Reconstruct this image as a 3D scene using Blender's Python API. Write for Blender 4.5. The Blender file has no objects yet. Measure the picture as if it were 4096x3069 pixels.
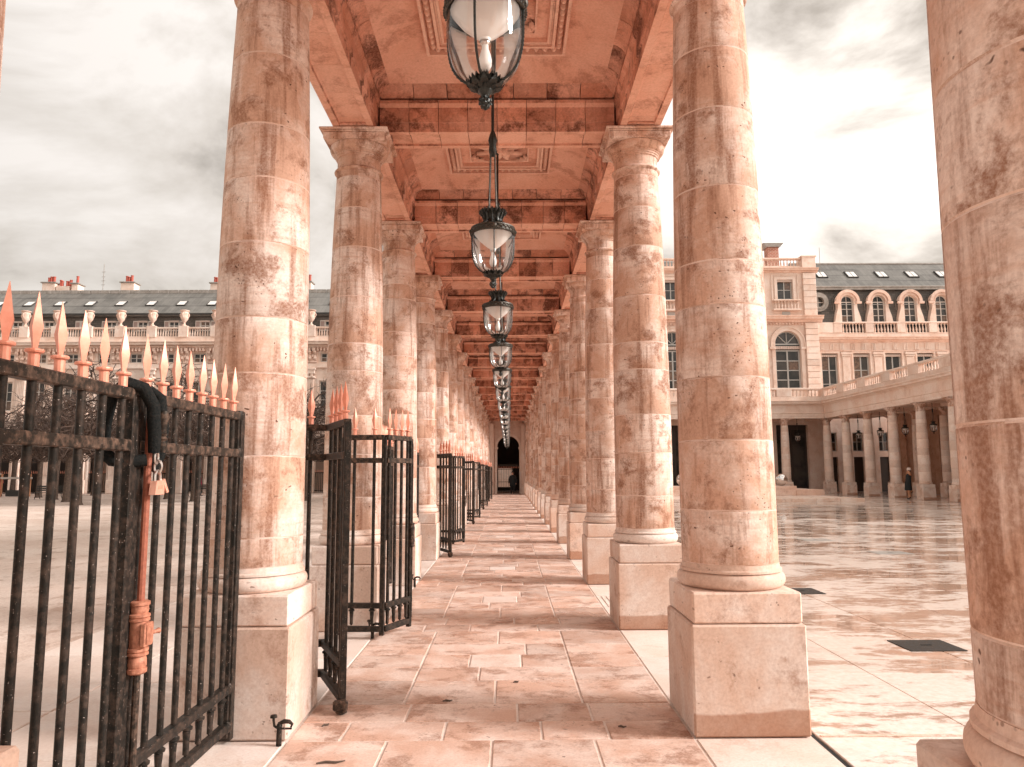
import bpy, bmesh, math, random
from mathutils import Vector, Matrix
R = math.radians
random.seed(7)
scene = bpy.context.scene
COL = scene.collection

# ------------------------------------------------------------------ camera
cam_d = bpy.data.cameras.new('camera'); cam = bpy.data.objects.new('camera', cam_d); COL.objects.link(cam)
cam_d.sensor_width = 36.0; cam_d.lens = 25.95; cam_d.clip_start = 0.05; cam_d.clip_end = 3000
CAM_H = 1.632
cam.matrix_world = (Matrix.Translation((0, 0, CAM_H)) @ Matrix.Rotation(R(-0.27), 4, 'Z')
                    @ Matrix.Rotation(R(90 + 6.9), 4, 'X') @ Matrix.Rotation(R(-0.3), 4, 'Z'))
scene.camera = cam

# ------------------------------------------------------------------ sky and sun
SUN_EL, SUN_AZ = R(28), R(-9)          # azimuth from +X (right) towards +Y; negative = behind the camera
sun_dir = Vector((math.cos(SUN_EL) * math.cos(SUN_AZ), math.cos(SUN_EL) * math.sin(SUN_AZ), math.sin(SUN_EL)))
world = bpy.data.worlds.new('World'); scene.world = world; world.use_nodes = True
wt = world.node_tree; wt.nodes.clear()
def wn(t, **k):
    n = wt.nodes.new(t)
    for a, b in k.items(): setattr(n, a, b)
    return n
def wm(op, a, b=None):
    n = wn('ShaderNodeMath', operation=op)
    for i, q in enumerate((a, b)):
        if q is None: continue
        if isinstance(q, (int, float)): n.inputs[i].default_value = q
        else: wt.links.new(q, n.inputs[i])
    return n.outputs[0]
sky = wn('ShaderNodeTexSky', sky_type='NISHITA', sun_disc=False, sun_elevation=SUN_EL, sun_rotation=math.pi / 2 - SUN_AZ)
sky.air_density = 1.5; sky.dust_density = 4.0
tc = wn('ShaderNodeTexCoord'); sx = wn('ShaderNodeSeparateXYZ'); wt.links.new(tc.outputs['Generated'], sx.inputs[0])
zz = wm('ADD', wm('MAXIMUM', sx.outputs[2], 0.0), 0.30)
cv = wn('ShaderNodeCombineXYZ')
wt.links.new(wm('DIVIDE', sx.outputs[0], zz), cv.inputs[0]); wt.links.new(wm('DIVIDE', sx.outputs[1], zz), cv.inputs[1])
n1 = wn('ShaderNodeTexNoise'); n1.inputs['Scale'].default_value = 2.7; n1.inputs['Detail'].default_value = 9; n1.inputs['Roughness'].default_value = 0.56
n1.inputs['Distortion'].default_value = 0.35
mp = wn('ShaderNodeMapping'); mp.inputs['Location'].default_value = (2.7, 5.1, 1.3); mp.inputs['Scale'].default_value = (1.0, 1.0, 1.9); mp.inputs['Rotation'].default_value = (0, R(12), 0)
wt.links.new(tc.outputs['Generated'], mp.inputs[0]); wt.links.new(mp.outputs[0], n1.inputs['Vector'])
rp = wn('ShaderNodeValToRGB')
e = rp.color_ramp.elements
e[0].position = 0.40; e[0].color = (0.36, 0.315, 0.27, 1); e[1].position = 0.61; e[1].color = (0.98, 0.91, 0.85, 1)
q = e.new(0.5); q.color = (0.735, 0.668, 0.60, 1)
wt.links.new(n1.outputs['Fac'], rp.inputs[0])
# smooth brightening of the cloud deck on the side the sun is on
dt = wn('ShaderNodeVectorMath', operation='DOT_PRODUCT'); wt.links.new(tc.outputs['Generated'], dt.inputs[0]); dt.inputs[1].default_value = sun_dir
gl = wm('ADD', wm('MULTIPLY', wm('POWER', wm('MAXIMUM', wm('ADD', wm('MULTIPLY', dt.outputs['Value'], 0.5), 0.5), 0.0), 2.0), 1.25), 0.78)
cl = wn('ShaderNodeVectorMath', operation='SCALE'); wt.links.new(rp.outputs[0], cl.inputs[0]); wt.links.new(wm('MULTIPLY', gl, 3.4), cl.inputs['Scale'])
mx = wn('ShaderNodeMix', data_type='RGBA'); mx.inputs[0].default_value = 0.97
wt.links.new(sky.outputs[0], mx.inputs[6]); wt.links.new(cl.outputs[0], mx.inputs[7])
bg = wn('ShaderNodeBackground'); bg.inputs['Strength'].default_value = 0.1
wt.links.new(mx.outputs[2], bg.inputs[0])
wo = wn('ShaderNodeOutputWorld'); wt.links.new(bg.outputs[0], wo.inputs[0])

sun_d = bpy.data.lights.new('sun', 'SUN'); sun = bpy.data.objects.new('sun', sun_d); COL.objects.link(sun)
sun_d.energy = 1.5; sun_d.angle = R(14); sun_d.color = (1.0, 0.945, 0.915)
sun.rotation_euler = sun_dir.to_track_quat('Z', 'Y').to_euler(); sun.location = (30, -10, 40)
vs = scene.view_settings; vs.view_transform = 'Standard'; vs.look = 'None'; vs.gamma = 1.0; vs.use_curve_mapping = False
vs.exposure = 1.7
scene.cycles.use_denoising = True; scene.cycles.use_adaptive_sampling = True; scene.cycles.adaptive_threshold = 0.025
scene.cycles.max_bounces = 8; scene.cycles.diffuse_bounces = 5; scene.cycles.glossy_bounces = 4; scene.cycles.transparent_max_bounces = 24
scene.cycles.sample_clamp_indirect = 6

# ------------------------------------------------------------------ materials
MATS = {}
class NT:
    def __init__(s, name):
        s.m = bpy.data.materials.new(name); s.m.use_nodes = True; s.t = s.m.node_tree; s.t.nodes.clear()
        s.out = s.n('ShaderNodeOutputMaterial'); s.b = s.n('ShaderNodeBsdfPrincipled'); s.l(s.b.outputs[0], s.out.inputs[0]); MATS[name] = s.m
    def n(s, t, **k):
        x = s.t.nodes.new(t)
        for a, b in k.items(): setattr(x, a, b)
        return x
    def l(s, a, b): s.t.links.new(a, b)
    def math(s, op, a, b=None, clamp=False):
        x = s.n('ShaderNodeMath', operation=op); x.use_clamp = clamp
        for i, q in enumerate((a, b)):
            if q is None: continue
            if isinstance(q, (int, float)): x.inputs[i].default_value = q
            else: s.l(q, x.inputs[i])
        return x.outputs[0]
    def pos(s, jitter=True):
        g = s.n('ShaderNodeNewGeometry').outputs['Position']
        if not jitter: return g
        oi = s.n('ShaderNodeObjectInfo'); sc = s.n('ShaderNodeVectorMath', operation='SCALE'); sc.inputs[0].default_value = (61, 43, 29); s.l(oi.outputs['Random'], sc.inputs['Scale'])
        ad = s.n('ShaderNodeVectorMath', operation='ADD'); s.l(g, ad.inputs[0]); s.l(sc.outputs[0], ad.inputs[1]); s.rnd = oi.outputs['Random']
        return ad.outputs[0]
    def map(s, v, sc):
        m = s.n('ShaderNodeMapping'); m.inputs['Scale'].default_value = sc; s.l(v, m.inputs[0]); return m.outputs[0]
    def noise(s, v, scale, detail=5, rough=0.6, dist=0.0):
        x = s.n('ShaderNodeTexNoise'); x.inputs['Scale'].default_value = scale; x.inputs['Detail'].default_value = detail
        x.inputs['Roughness'].default_value = rough; x.inputs['Distortion'].default_value = dist; s.l(v, x.inputs['Vector']); return x.outputs['Fac']
    def ramp(s, f, a, b, ca=0.0, cb=1.0):
        m = s.n('ShaderNodeMapRange'); m.clamp = True; s.l(f, m.inputs[0])
        for i, q in zip((1, 2, 3, 4), (a, b, ca, cb)): m.inputs[i].default_value = q
        return m.outputs[0]
    def mix(s, f, a, b, blend='MIX'):
        m = s.n('ShaderNodeMix', data_type='RGBA', blend_type=blend)
        for i, q in zip((0, 6, 7), (f, a, b)):
            if isinstance(q, (int, float)): m.inputs[i].default_value = q
            elif isinstance(q, tuple): m.inputs[i].default_value = q if len(q) == 4 else q + (1,)
            else: s.l(q, m.inputs[i])
        return m.outputs[2]
    def bump(s, h, strength=0.3, dist=0.02):
        b = s.n('ShaderNodeBump'); b.inputs['Strength'].default_value = strength; b.inputs['Distance'].default_value = dist; s.l(h, b.inputs['Height']); s.l(b.outputs[0], s.b.inputs['Normal'])
    def setv(s, **k):
        for a, v in k.items():
            i = s.b.inputs[a.replace('_', ' ')]
            if isinstance(v, (int, float)): i.default_value = v
            elif isinstance(v, tuple): i.default_value = v + (1,) if len(v) == 3 else v
            else: s.l(v, i)

def stone(name, light, mid, dark, stain=0.6, cover=0.0, pits=0.5, strata=0.35, scale=1.0, rough=0.82, var=0.14, streak=0.0, bump=0.25, wet=0.0):
    s = NT(name); v = s.pos()
    a = s.noise(v, 1.3 * scale, 9, 0.66, 0.3)
    c = s.mix(s.ramp(a, 0.40, 0.58), light, mid)
    b = s.noise(s.map(v, (1.2, 1.2, 13.0)), 1.6 * scale, 5, 0.6, 0.4)
    c = s.mix(s.math('MULTIPLY', s.ramp(b, 0.5, 0.68), strata), c, mid)
    st = s.noise(v, 2.1 * scale, 10, 0.72, 0.2)
    stf = s.ramp(st, 0.535 - cover, 0.63 - cover)
    if streak:
        k = s.noise(s.map(s.pos(False), (6.0, 6.0, 0.5)), 0.9 * scale, 8, 0.66, 0.2)
        stf = s.math('MAXIMUM', stf, s.math('MULTIPLY', s.ramp(k, 0.5, 0.62), streak))
    grain = s.noise(v, 42 * scale, 3, 0.7)
    stf = s.math('MULTIPLY', stf, s.ramp(grain, 0.3, 0.62, 0.55, 1.0))
    c = s.mix(s.math('MULTIPLY', stf, stain), c, dark)
    vo = s.n('ShaderNodeTexVoronoi'); vo.inputs['Scale'].default_value = 26 * scale; vo.inputs['Randomness'].default_value = 1.0; s.l(v, vo.inputs['Vector'])
    gate = s.ramp(s.noise(v, 2.3 * scale, 4, 0.6), 0.56, 0.66)
    pit = s.math('MULTIPLY', s.ramp(vo.outputs['Distance'], 0.13, 0.24, 1.0, 0.0), gate)
    vo2 = s.n('ShaderNodeTexVoronoi'); vo2.inputs['Scale'].default_value = 11 * scale; wv = s.n('ShaderNodeVectorMath', operation='ADD'); nw = s.n('ShaderNodeTexNoise'); nw.inputs['Scale'].default_value = 14 * scale; s.l(v, nw.inputs['Vector']); s.l(s.map(v, (1, 1, 1.5)), wv.inputs[0]); ws = s.n('ShaderNodeVectorMath', operation='SCALE'); ws.inputs['Scale'].default_value = 0.07; s.l(nw.outputs['Color'], ws.inputs[0]); s.l(ws.outputs[0], wv.inputs[1]); s.l(wv.outputs[0], vo2.inputs['Vector'])
    sep = s.n('ShaderNodeSeparateColor'); s.l(vo2.outputs['Color'], sep.inputs[0])
    pit = s.math('MAXIMUM', pit, s.math('MULTIPLY', s.ramp(vo2.outputs['Distance'], 0.10, 0.19, 1.0, 0.0), s.math('MULTIPLY', s.ramp(sep.outputs[0], 0.62, 0.66), s.ramp(s.noise(s.map(v, (1, 1, 2.2)), 1.7 * scale, 3, 0.6), 0.50, 0.56))))
    c = s.mix(s.math('MULTIPLY', pit, pits), c, tuple(q * 0.35 for q in dark))
    c = s.mix(s.ramp(grain, 0.38, 0.68, 0.0, 0.26), c, dark)
    rv = s.n('ShaderNodeMapRange'); s.l(s.rnd, rv.inputs[0]); rv.inputs[3].default_value = 1 - var; rv.inputs[4].default_value = 1 + var * 0.5
    sc = s.n('ShaderNodeVectorMath', operation='SCALE'); s.l(c, sc.inputs[0]); s.l(rv.outputs[0], sc.inputs['Scale'])
    s.setv(Base_Color=sc.outputs[0], Roughness=rough)
    s.b.inputs['Specular IOR Level'].default_value = 0.25
    h = s.math('SUBTRACT', s.math('ADD', s.math('MULTIPLY', grain, 0.25), s.math('MULTIPLY', a, 0.5)), s.math('MULTIPLY', pit, 0.9))
    s.bump(h, bump, 0.012)
    if wet:
        w = s.ramp(s.noise(s.map(v, (1, 1.6, 1)), 0.75, 6, 0.6, 0.3), 0.52, 0.6)
        s.l(s.ramp(w, 0, 1, rough, wet), s.b.inputs['Roughness']); s.b.inputs['Specular IOR Level'].default_value = 0.5
    return s.m

stone('stone_column', (0.86, 0.72, 0.635), (0.65, 0.41, 0.30), (0.27, 0.12, 0.066), stain=0.9, cover=0.02, pits=0.95, strata=0.6, streak=0.95, var=0.08, bump=0.4, scale=1.45)
stone('stone_plinth', (0.86, 0.745, 0.67), (0.75, 0.54, 0.43), (0.36, 0.175, 0.105), stain=0.6, pits=0.6, strata=0.15, scale=1.2)
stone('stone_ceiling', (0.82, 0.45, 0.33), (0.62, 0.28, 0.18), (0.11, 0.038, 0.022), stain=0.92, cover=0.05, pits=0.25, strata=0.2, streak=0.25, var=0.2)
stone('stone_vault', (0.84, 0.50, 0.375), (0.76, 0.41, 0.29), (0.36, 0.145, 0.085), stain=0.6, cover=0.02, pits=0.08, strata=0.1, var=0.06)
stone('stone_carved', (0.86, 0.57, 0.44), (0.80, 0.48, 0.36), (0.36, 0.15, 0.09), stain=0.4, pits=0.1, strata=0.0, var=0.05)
stone('stone_facade', (0.85, 0.735, 0.655), (0.78, 0.60, 0.50), (0.5, 0.31, 0.22), stain=0.4, pits=0.0, strata=0.25, scale=0.6, var=0.12, streak=0.35)
stone('stone_facade_warm', (0.83, 0.65, 0.555), (0.77, 0.55, 0.445), (0.42, 0.22, 0.14), stain=0.5, pits=0.0, strata=0.25, scale=0.6, var=0.12, streak=0.4)
stone('floor_slab', (0.80, 0.635, 0.55), (0.66, 0.43, 0.33), (0.28, 0.125, 0.07), stain=0.72, cover=0.025, pits=0.7, strata=0.0, scale=1.5, rough=0.62, var=0.2, bump=0.12, wet=0.22)
stone('floor_white', (0.82, 0.72, 0.66), (0.78, 0.64, 0.56), (0.5, 0.3, 0.2), stain=0.4, pits=0.3, strata=0.0, scale=1.5, rough=0.6, var=0.08, bump=0.1)
stone('grout', (0.85, 0.75, 0.68), (0.78, 0.64, 0.56), (0.4, 0.25, 0.17), stain=0.35, pits=0.1, rough=0.9)
stone('garden_slab', (0.76, 0.65, 0.58), (0.72, 0.58, 0.5), (0.46, 0.32, 0.25), stain=0.3, pits=0.2, strata=0.0, rough=0.6, var=0.08, bump=0.08, wet=0.3)

def damp():
    m = MATS['stone_plinth'].copy(); m.name = 'stone_plinth_splashed'; MATS['stone_plinth_splashed'] = m; t = m.node_tree
    b = next(n for n in t.nodes if n.type == 'BSDF_PRINCIPLED'); src = b.inputs['Base Color'].links[0].from_socket
    g = t.nodes.new('ShaderNodeNewGeometry'); sp = t.nodes.new('ShaderNodeSeparateXYZ'); t.links.new(g.outputs['Position'], sp.inputs[0]); sn = t.nodes.new('ShaderNodeSeparateXYZ'); t.links.new(g.outputs['Normal'], sn.inputs[0])
    no = t.nodes.new('ShaderNodeTexNoise'); no.inputs['Scale'].default_value = 2.2; no.inputs['Detail'].default_value = 6; t.links.new(g.outputs['Position'], no.inputs['Vector'])
    def mt(op, a, c):
        x = t.nodes.new('ShaderNodeMath'); x.operation = op; x.use_clamp = False
        for i, q in enumerate((a, c)):
            if isinstance(q, (int, float)): x.inputs[i].default_value = q
            else: t.links.new(q, x.inputs[i])
        return x.outputs[0]
    lim = mt('ADD', 0.09, mt('MULTIPLY', no.outputs['Fac'], 0.12))
    sm = t.nodes.new('ShaderNodeMapRange'); t.links.new(mt('SUBTRACT', lim, sp.outputs[2]), sm.inputs[0]); sm.inputs[1].default_value = -0.006; sm.inputs[2].default_value = 0.012
    f = mt('MULTIPLY', sm.outputs[0], mt('LESS_THAN', sn.outputs[1], -0.5))
    mx_ = t.nodes.new('ShaderNodeMix'); mx_.data_type = 'RGBA'; mx_.blend_type = 'MULTIPLY'; t.links.new(mt('MULTIPLY', f, 0.85), mx_.inputs[0]); t.links.new(src, mx_.inputs[6]); mx_.inputs[7].default_value = (0.62, 0.45, 0.36, 1)
    t.links.new(mx_.outputs[2], b.inputs['Base Color'])
damp()
def gravel():
    s = NT('gravel'); v = s.pos(False)
    a = s.noise(v, 0.35, 8, 0.7); b = s.noise(v, 30, 3, 0.7); c0 = s.noise(s.map(v, (1, 0.6, 1)), 2.4, 7, 0.7)
    c = s.mix(s.ramp(a, 0.38, 0.62), (0.72, 0.60, 0.525), (0.58, 0.44, 0.365))
    c = s.mix(s.math('MULTIPLY', s.ramp(c0, 0.54, 0.62), 0.7), c, (0.36, 0.23, 0.165))
    c = s.mix(s.ramp(b, 0.45, 0.68, 0, 0.6), c, (0.42, 0.3, 0.24))
    s.setv(Base_Color=c, Roughness=0.85); s.bump(s.math('ADD', b, c0), 0.4, 0.02)
gravel()
def court():
    s = NT('court_slab'); v = s.pos(False); oi = s.n('ShaderNodeObjectInfo')
    film = s.noise(s.map(v, (0.7, 1.3, 1)), 0.8, 10, 0.72, 0.5)
    fine = s.noise(s.map(v, (0.8, 2.2, 1)), 3.2, 8, 0.72, 0.3)
    f = s.ramp(s.math('ADD', s.math('ADD', film, s.math('MULTIPLY', s.math('SUBTRACT', fine, 0.5), 0.6)), s.math('MULTIPLY', s.math('SUBTRACT', oi.outputs['Random'], 0.5), 0.07)), 0.46, 0.54)
    g = s.noise(v, 16, 4, 0.7)
    dry = s.mix(s.ramp(g, 0.35, 0.7), (0.84, 0.755, 0.695), (0.73, 0.59, 0.50))
    wet = s.mix(s.ramp(g, 0.35, 0.7), (0.47, 0.31, 0.23), (0.37, 0.22, 0.15))
    c = s.mix(f, dry, wet)
    c = s.mix(s.math('MULTIPLY', s.ramp(s.noise(v, 0.9, 8, 0.75), 0.55, 0.68), 0.4), c, (0.34, 0.18, 0.11))
    c = s.mix(s.ramp(oi.outputs['Random'], 0, 1, 0.0, 0.22), c, (0.6, 0.45, 0.36))
    s.setv(Base_Color=c, Roughness=s.ramp(f, 0, 0.8, 0.17, 0.02)); s.b.inputs['Specular IOR Level'].default_value = 0.62
    s.b.inputs['IOR'].default_value = 1.45
    s.bump(s.math('MULTIPLY', g, s.ramp(f, 0, 1, 1.0, 0.02)), 0.06, 0.01)
court()
stone('mortar', (0.86, 0.70, 0.62), (0.74, 0.53, 0.42), (0.42, 0.23, 0.15), stain=0.8, cover=0.04, pits=0.0, strata=0.0, scale=2.0)
stone('stone_shade_joint', (0.62, 0.40, 0.29), (0.52, 0.31, 0.21), (0.3, 0.15, 0.09), stain=0.5, pits=0.0)  # dark court joints; on the wing wall, shade put into the stone colour
def simple(name, col, rough=0.5, metal=0.0, spec=0.5, var=0.0, nscale=20, col2=None, bump=0.0):
    s = NT(name)
    if col2:
        v = s.pos(); f = s.noise(v, nscale, 5, 0.65); c = s.mix(s.ramp(f, 0.38, 0.66), col, col2); s.setv(Base_Color=c, Roughness=rough, Metallic=metal)
        if bump: s.bump(f, bump, 0.01)
    else: s.setv(Base_Color=col, Roughness=rough, Metallic=metal)
    s.b.inputs['Specular IOR Level'].default_value = spec
    return s.m
def iron(name, a, b, fleck):
    s = NT(name); v = s.pos()
    f = s.noise(v, 22, 6, 0.7); c = s.mix(s.ramp(f, 0.45, 0.7), a, b)
    fl = s.noise(v, 120, 2, 0.5); c = s.mix(s.ramp(fl, 0.70, 0.74, 0, 0.7), c, fleck)
    s.setv(Base_Color=c, Roughness=s.ramp(f, 0.3, 0.7, 0.38, 0.65)); s.b.inputs['Specular IOR Level'].default_value = 0.22; s.b.inputs['Specular Tint'].default_value = (1.0, 0.85, 0.75, 1)
    s.bump(f, 0.25, 0.004)
iron('iron', (0.013, 0.0125, 0.011), (0.075, 0.05, 0.038), (0.55, 0.45, 0.4))
iron('iron_worn', (0.02, 0.017, 0.014), (0.17, 0.105, 0.075), (0.5, 0.4, 0.34))
simple('bronze_dark', (0.012, 0.017, 0.016), 0.38, 0.3, 0.5, col2=(0.04, 0.04, 0.033), nscale=60, bump=0.3)
simple('bronze_relief', (0.10, 0.085, 0.065), 0.42, 0.4, 0.5, col2=(0.02, 0.022, 0.02), nscale=70, bump=0.4)
simple('gold', (0.84, 0.37, 0.26), 0.42, 0.2, 0.4, col2=(0.76, 0.29, 0.19), nscale=18, bump=0.15)
simple('rust_lock', (0.55, 0.24, 0.15), 0.55, 0.1, 0.4, col2=(0.3, 0.11, 0.065), nscale=40, bump=0.4)
simple('rust_rod', (0.36, 0.12, 0.07), 0.6, 0.0, 0.3, col2=(0.25, 0.08, 0.05), nscale=60)
simple('brass', (0.85, 0.45, 0.33), 0.35, 0.3, 0.5, col2=(0.78, 0.38, 0.27), nscale=30)
simple('steel', (0.62, 0.56, 0.52), 0.28, 0.9)
simple('mirror_steel', (0.78, 0.76, 0.74), 0.05, 1.0)
simple('rubber', (0.006, 0.008, 0.008), 0.85, 0.0, 0.15, col2=(0.02, 0.019, 0.017), nscale=90, bump=0.6)
simple('porcelain', (0.86, 0.82, 0.78), 0.3, 0.0, 0.5)
simple('bulb', (0.9, 0.88, 0.85), 0.25, 0.0, 0.5)
simple('slate', (0.075, 0.072, 0.066), 0.55, 0.0, 0.5, col2=(0.14, 0.13, 0.115), nscale=1.6)
simple('slate_dark', (0.03, 0.03, 0.028), 0.6, 0.0, 0.4, col2=(0.06, 0.055, 0.05), nscale=2.0)
simple('zinc', (0.36, 0.33, 0.30), 0.45, 0.2, 0.5, col2=(0.24, 0.215, 0.19), nscale=3)
simple('terracotta', (0.42, 0.09, 0.06), 0.7)
simple('frame_paint', (0.62, 0.57, 0.52), 0.5)
simple('frame_grey', (0.42, 0.42, 0.40), 0.5)
simple('shutter', (0.38, 0.28, 0.25), 0.6)
simple('pane_curtain', (0.20, 0.125, 0.085), 0.12, 0.0, 0.5, col2=(0.07, 0.045, 0.032), nscale=5)
simple('curtain', (0.30, 0.20, 0.14), 0.8)
simple('awning', (0.55, 0.44, 0.38), 0.7)
simple('dark_void', (0.012, 0.011, 0.01), 0.9)
simple('door_dark', (0.035, 0.022, 0.016), 0.5)
simple('bark', (0.075, 0.052, 0.04), 0.9, col2=(0.14, 0.095, 0.07), nscale=9, bump=0.6)
simple('twig', (0.04, 0.026, 0.02), 0.9, col2=(0.11, 0.068, 0.05), nscale=2)
simple('bench_wood', (0.04, 0.038, 0.034), 0.6)
simple('skylight_glass', (0.78, 0.74, 0.70), 0.12, 0.0, 0.6)
simple('skin', (0.62, 0.33, 0.24), 0.5); simple('hair', (0.02, 0.013, 0.01), 0.6)
simple('cloth_black', (0.012, 0.014, 0.015), 0.85); simple('cloth_tan', (0.50, 0.24, 0.13), 0.85); simple('cloth_cream', (0.75, 0.62, 0.54), 0.9)
simple('cloth_rose', (0.50, 0.12, 0.09), 0.85); simple('cloth_magenta', (0.36, 0.02, 0.06), 0.85); simple('cloth_grey', (0.05, 0.05, 0.055), 0.85)
def window_glass():
    s = NT('window_glass'); v = s.pos()
    f = s.noise(v, 0.8, 4, 0.6); c = s.mix(s.ramp(f, 0.4, 0.6), (0.02, 0.022, 0.022), (0.06, 0.055, 0.05))
    s.setv(Base_Color=c, Roughness=0.08); s.b.inputs['Specular IOR Level'].default_value = 0.45
window_glass()
def clear_glass():
    s = NT('clear_glass'); s.t.nodes.remove(s.b)
    tr = s.n('ShaderNodeBsdfTransparent'); tr.inputs[0].default_value = (0.975, 0.975, 0.97, 1)
    gs = s.n('ShaderNodeBsdfGlossy'); gs.inputs['Roughness'].default_value = 0.02; gs.inputs['Color'].default_value = (1, 1, 1, 1)
    lw = s.n('ShaderNodeLayerWeight'); lw.inputs['Blend'].default_value = 0.32
    m = s.n('ShaderNodeMixShader'); s.l(s.ramp(lw.outputs['Fresnel'], 0.0, 1.0, 0.02, 0.85), m.inputs[0]); s.l(tr.outputs[0], m.inputs[1]); s.l(gs.outputs[0], m.inputs[2]); s.l(m.outputs[0], s.out.inputs[0])
clear_glass()
def brickmat():
    s = NT('chimney_brick'); v = s.pos(False)
    b = s.n('ShaderNodeTexBrick'); b.inputs['Scale'].default_value = 1.0; b.inputs['Color1'].default_value = (0.40, 0.12, 0.07, 1); b.inputs['Color2'].default_value = (0.5, 0.19, 0.12, 1)
    b.inputs['Mortar'].default_value = (0.6, 0.45, 0.38, 1); b.inputs['Mortar Size'].default_value = 0.018; b.inputs['Brick Width'].default_value = 0.28; b.inputs['Row Height'].default_value = 0.12
    m = s.n('ShaderNodeMapping'); m.inputs['Rotation'].default_value = (R(90), 0, 0); s.l(v, m.inputs[0]); s.l(m.outputs[0], b.inputs['Vector'])
    s.setv(Base_Color=b.outputs['Color'], Roughness=0.85)
brickmat()
def slatetile(name, c1, c2, mort, w, h, rot):
    s = NT(name); v = s.pos(False)
    b = s.n('ShaderNodeTexBrick'); b.inputs['Scale'].default_value = 1.0; b.inputs['Color1'].default_value = c1 + (1,); b.inputs['Color2'].default_value = c2 + (1,)
    b.inputs['Mortar'].default_value = mort + (1,); b.inputs['Mortar Size'].default_value = 0.012; b.inputs['Brick Width'].default_value = w; b.inputs['Row Height'].default_value = h
    m = s.n('ShaderNodeMapping'); m.inputs['Rotation'].default_value = (R(rot), 0, 0); s.l(v, m.inputs[0]); s.l(m.outputs[0], b.inputs['Vector'])
    f = s.noise(v, 0.5, 7, 0.7)
    c = s.mix(s.ramp(f, 0.35, 0.7, 0.0, 0.55), b.outputs['Color'], tuple(min(1, q * 1.9) for q in c2))
    s.setv(Base_Color=c, Roughness=0.5); s.bump(b.outputs['Fac'], 0.4, 0.01)
slatetile('slate_roof', (0.10, 0.096, 0.088), (0.155, 0.148, 0.135), (0.05, 0.048, 0.044), 0.32, 0.2, 60)
slatetile('slate_steep', (0.055, 0.05, 0.044), (0.115, 0.102, 0.09), (0.014, 0.013, 0.012), 0.34, 0.2, 90)

# ------------------------------------------------------------------ helpers
def wloc(o):
    v = Vector((0, 0, 0))
    while o is not None: v = v + o.location; o = o.parent
    return v
def link(o, parent=None):
    COL.objects.link(o)
    if parent is not None: o.parent = parent
    return o
def tag(o, label=None, cat=None, group=None, kind=None):
    if label: o['label'] = label
    if cat: o['category'] = cat
    if group: o['group'] = group
    if kind: o['kind'] = kind
    return o
def empty(name, loc, label=None, cat=None, group=None, rz=0.0):
    o = bpy.data.objects.new(name, None); o.empty_display_size = 0.2; link(o); o.location = loc; o.rotation_euler = (0, 0, rz)
    return tag(o, label, cat, group)
def inst(name, mesh, parent=None, loc=(0, 0, 0), rot=(0, 0, 0), scale=None):
    """another object on shared mesh data; loc in world terms when the parent is unrotated"""
    o = bpy.data.objects.new(name, mesh); link(o, parent)
    l = Vector(loc)
    if parent is not None: l = l - wloc(parent)
    o.location = l; o.rotation_euler = rot
    if scale: o.scale = scale
    return o
def copy_tree(o, parent=None):
    c = o.copy(); COL.objects.link(c); c.parent = parent
    for ch in o.children: copy_tree(ch, c)
    return c
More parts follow.
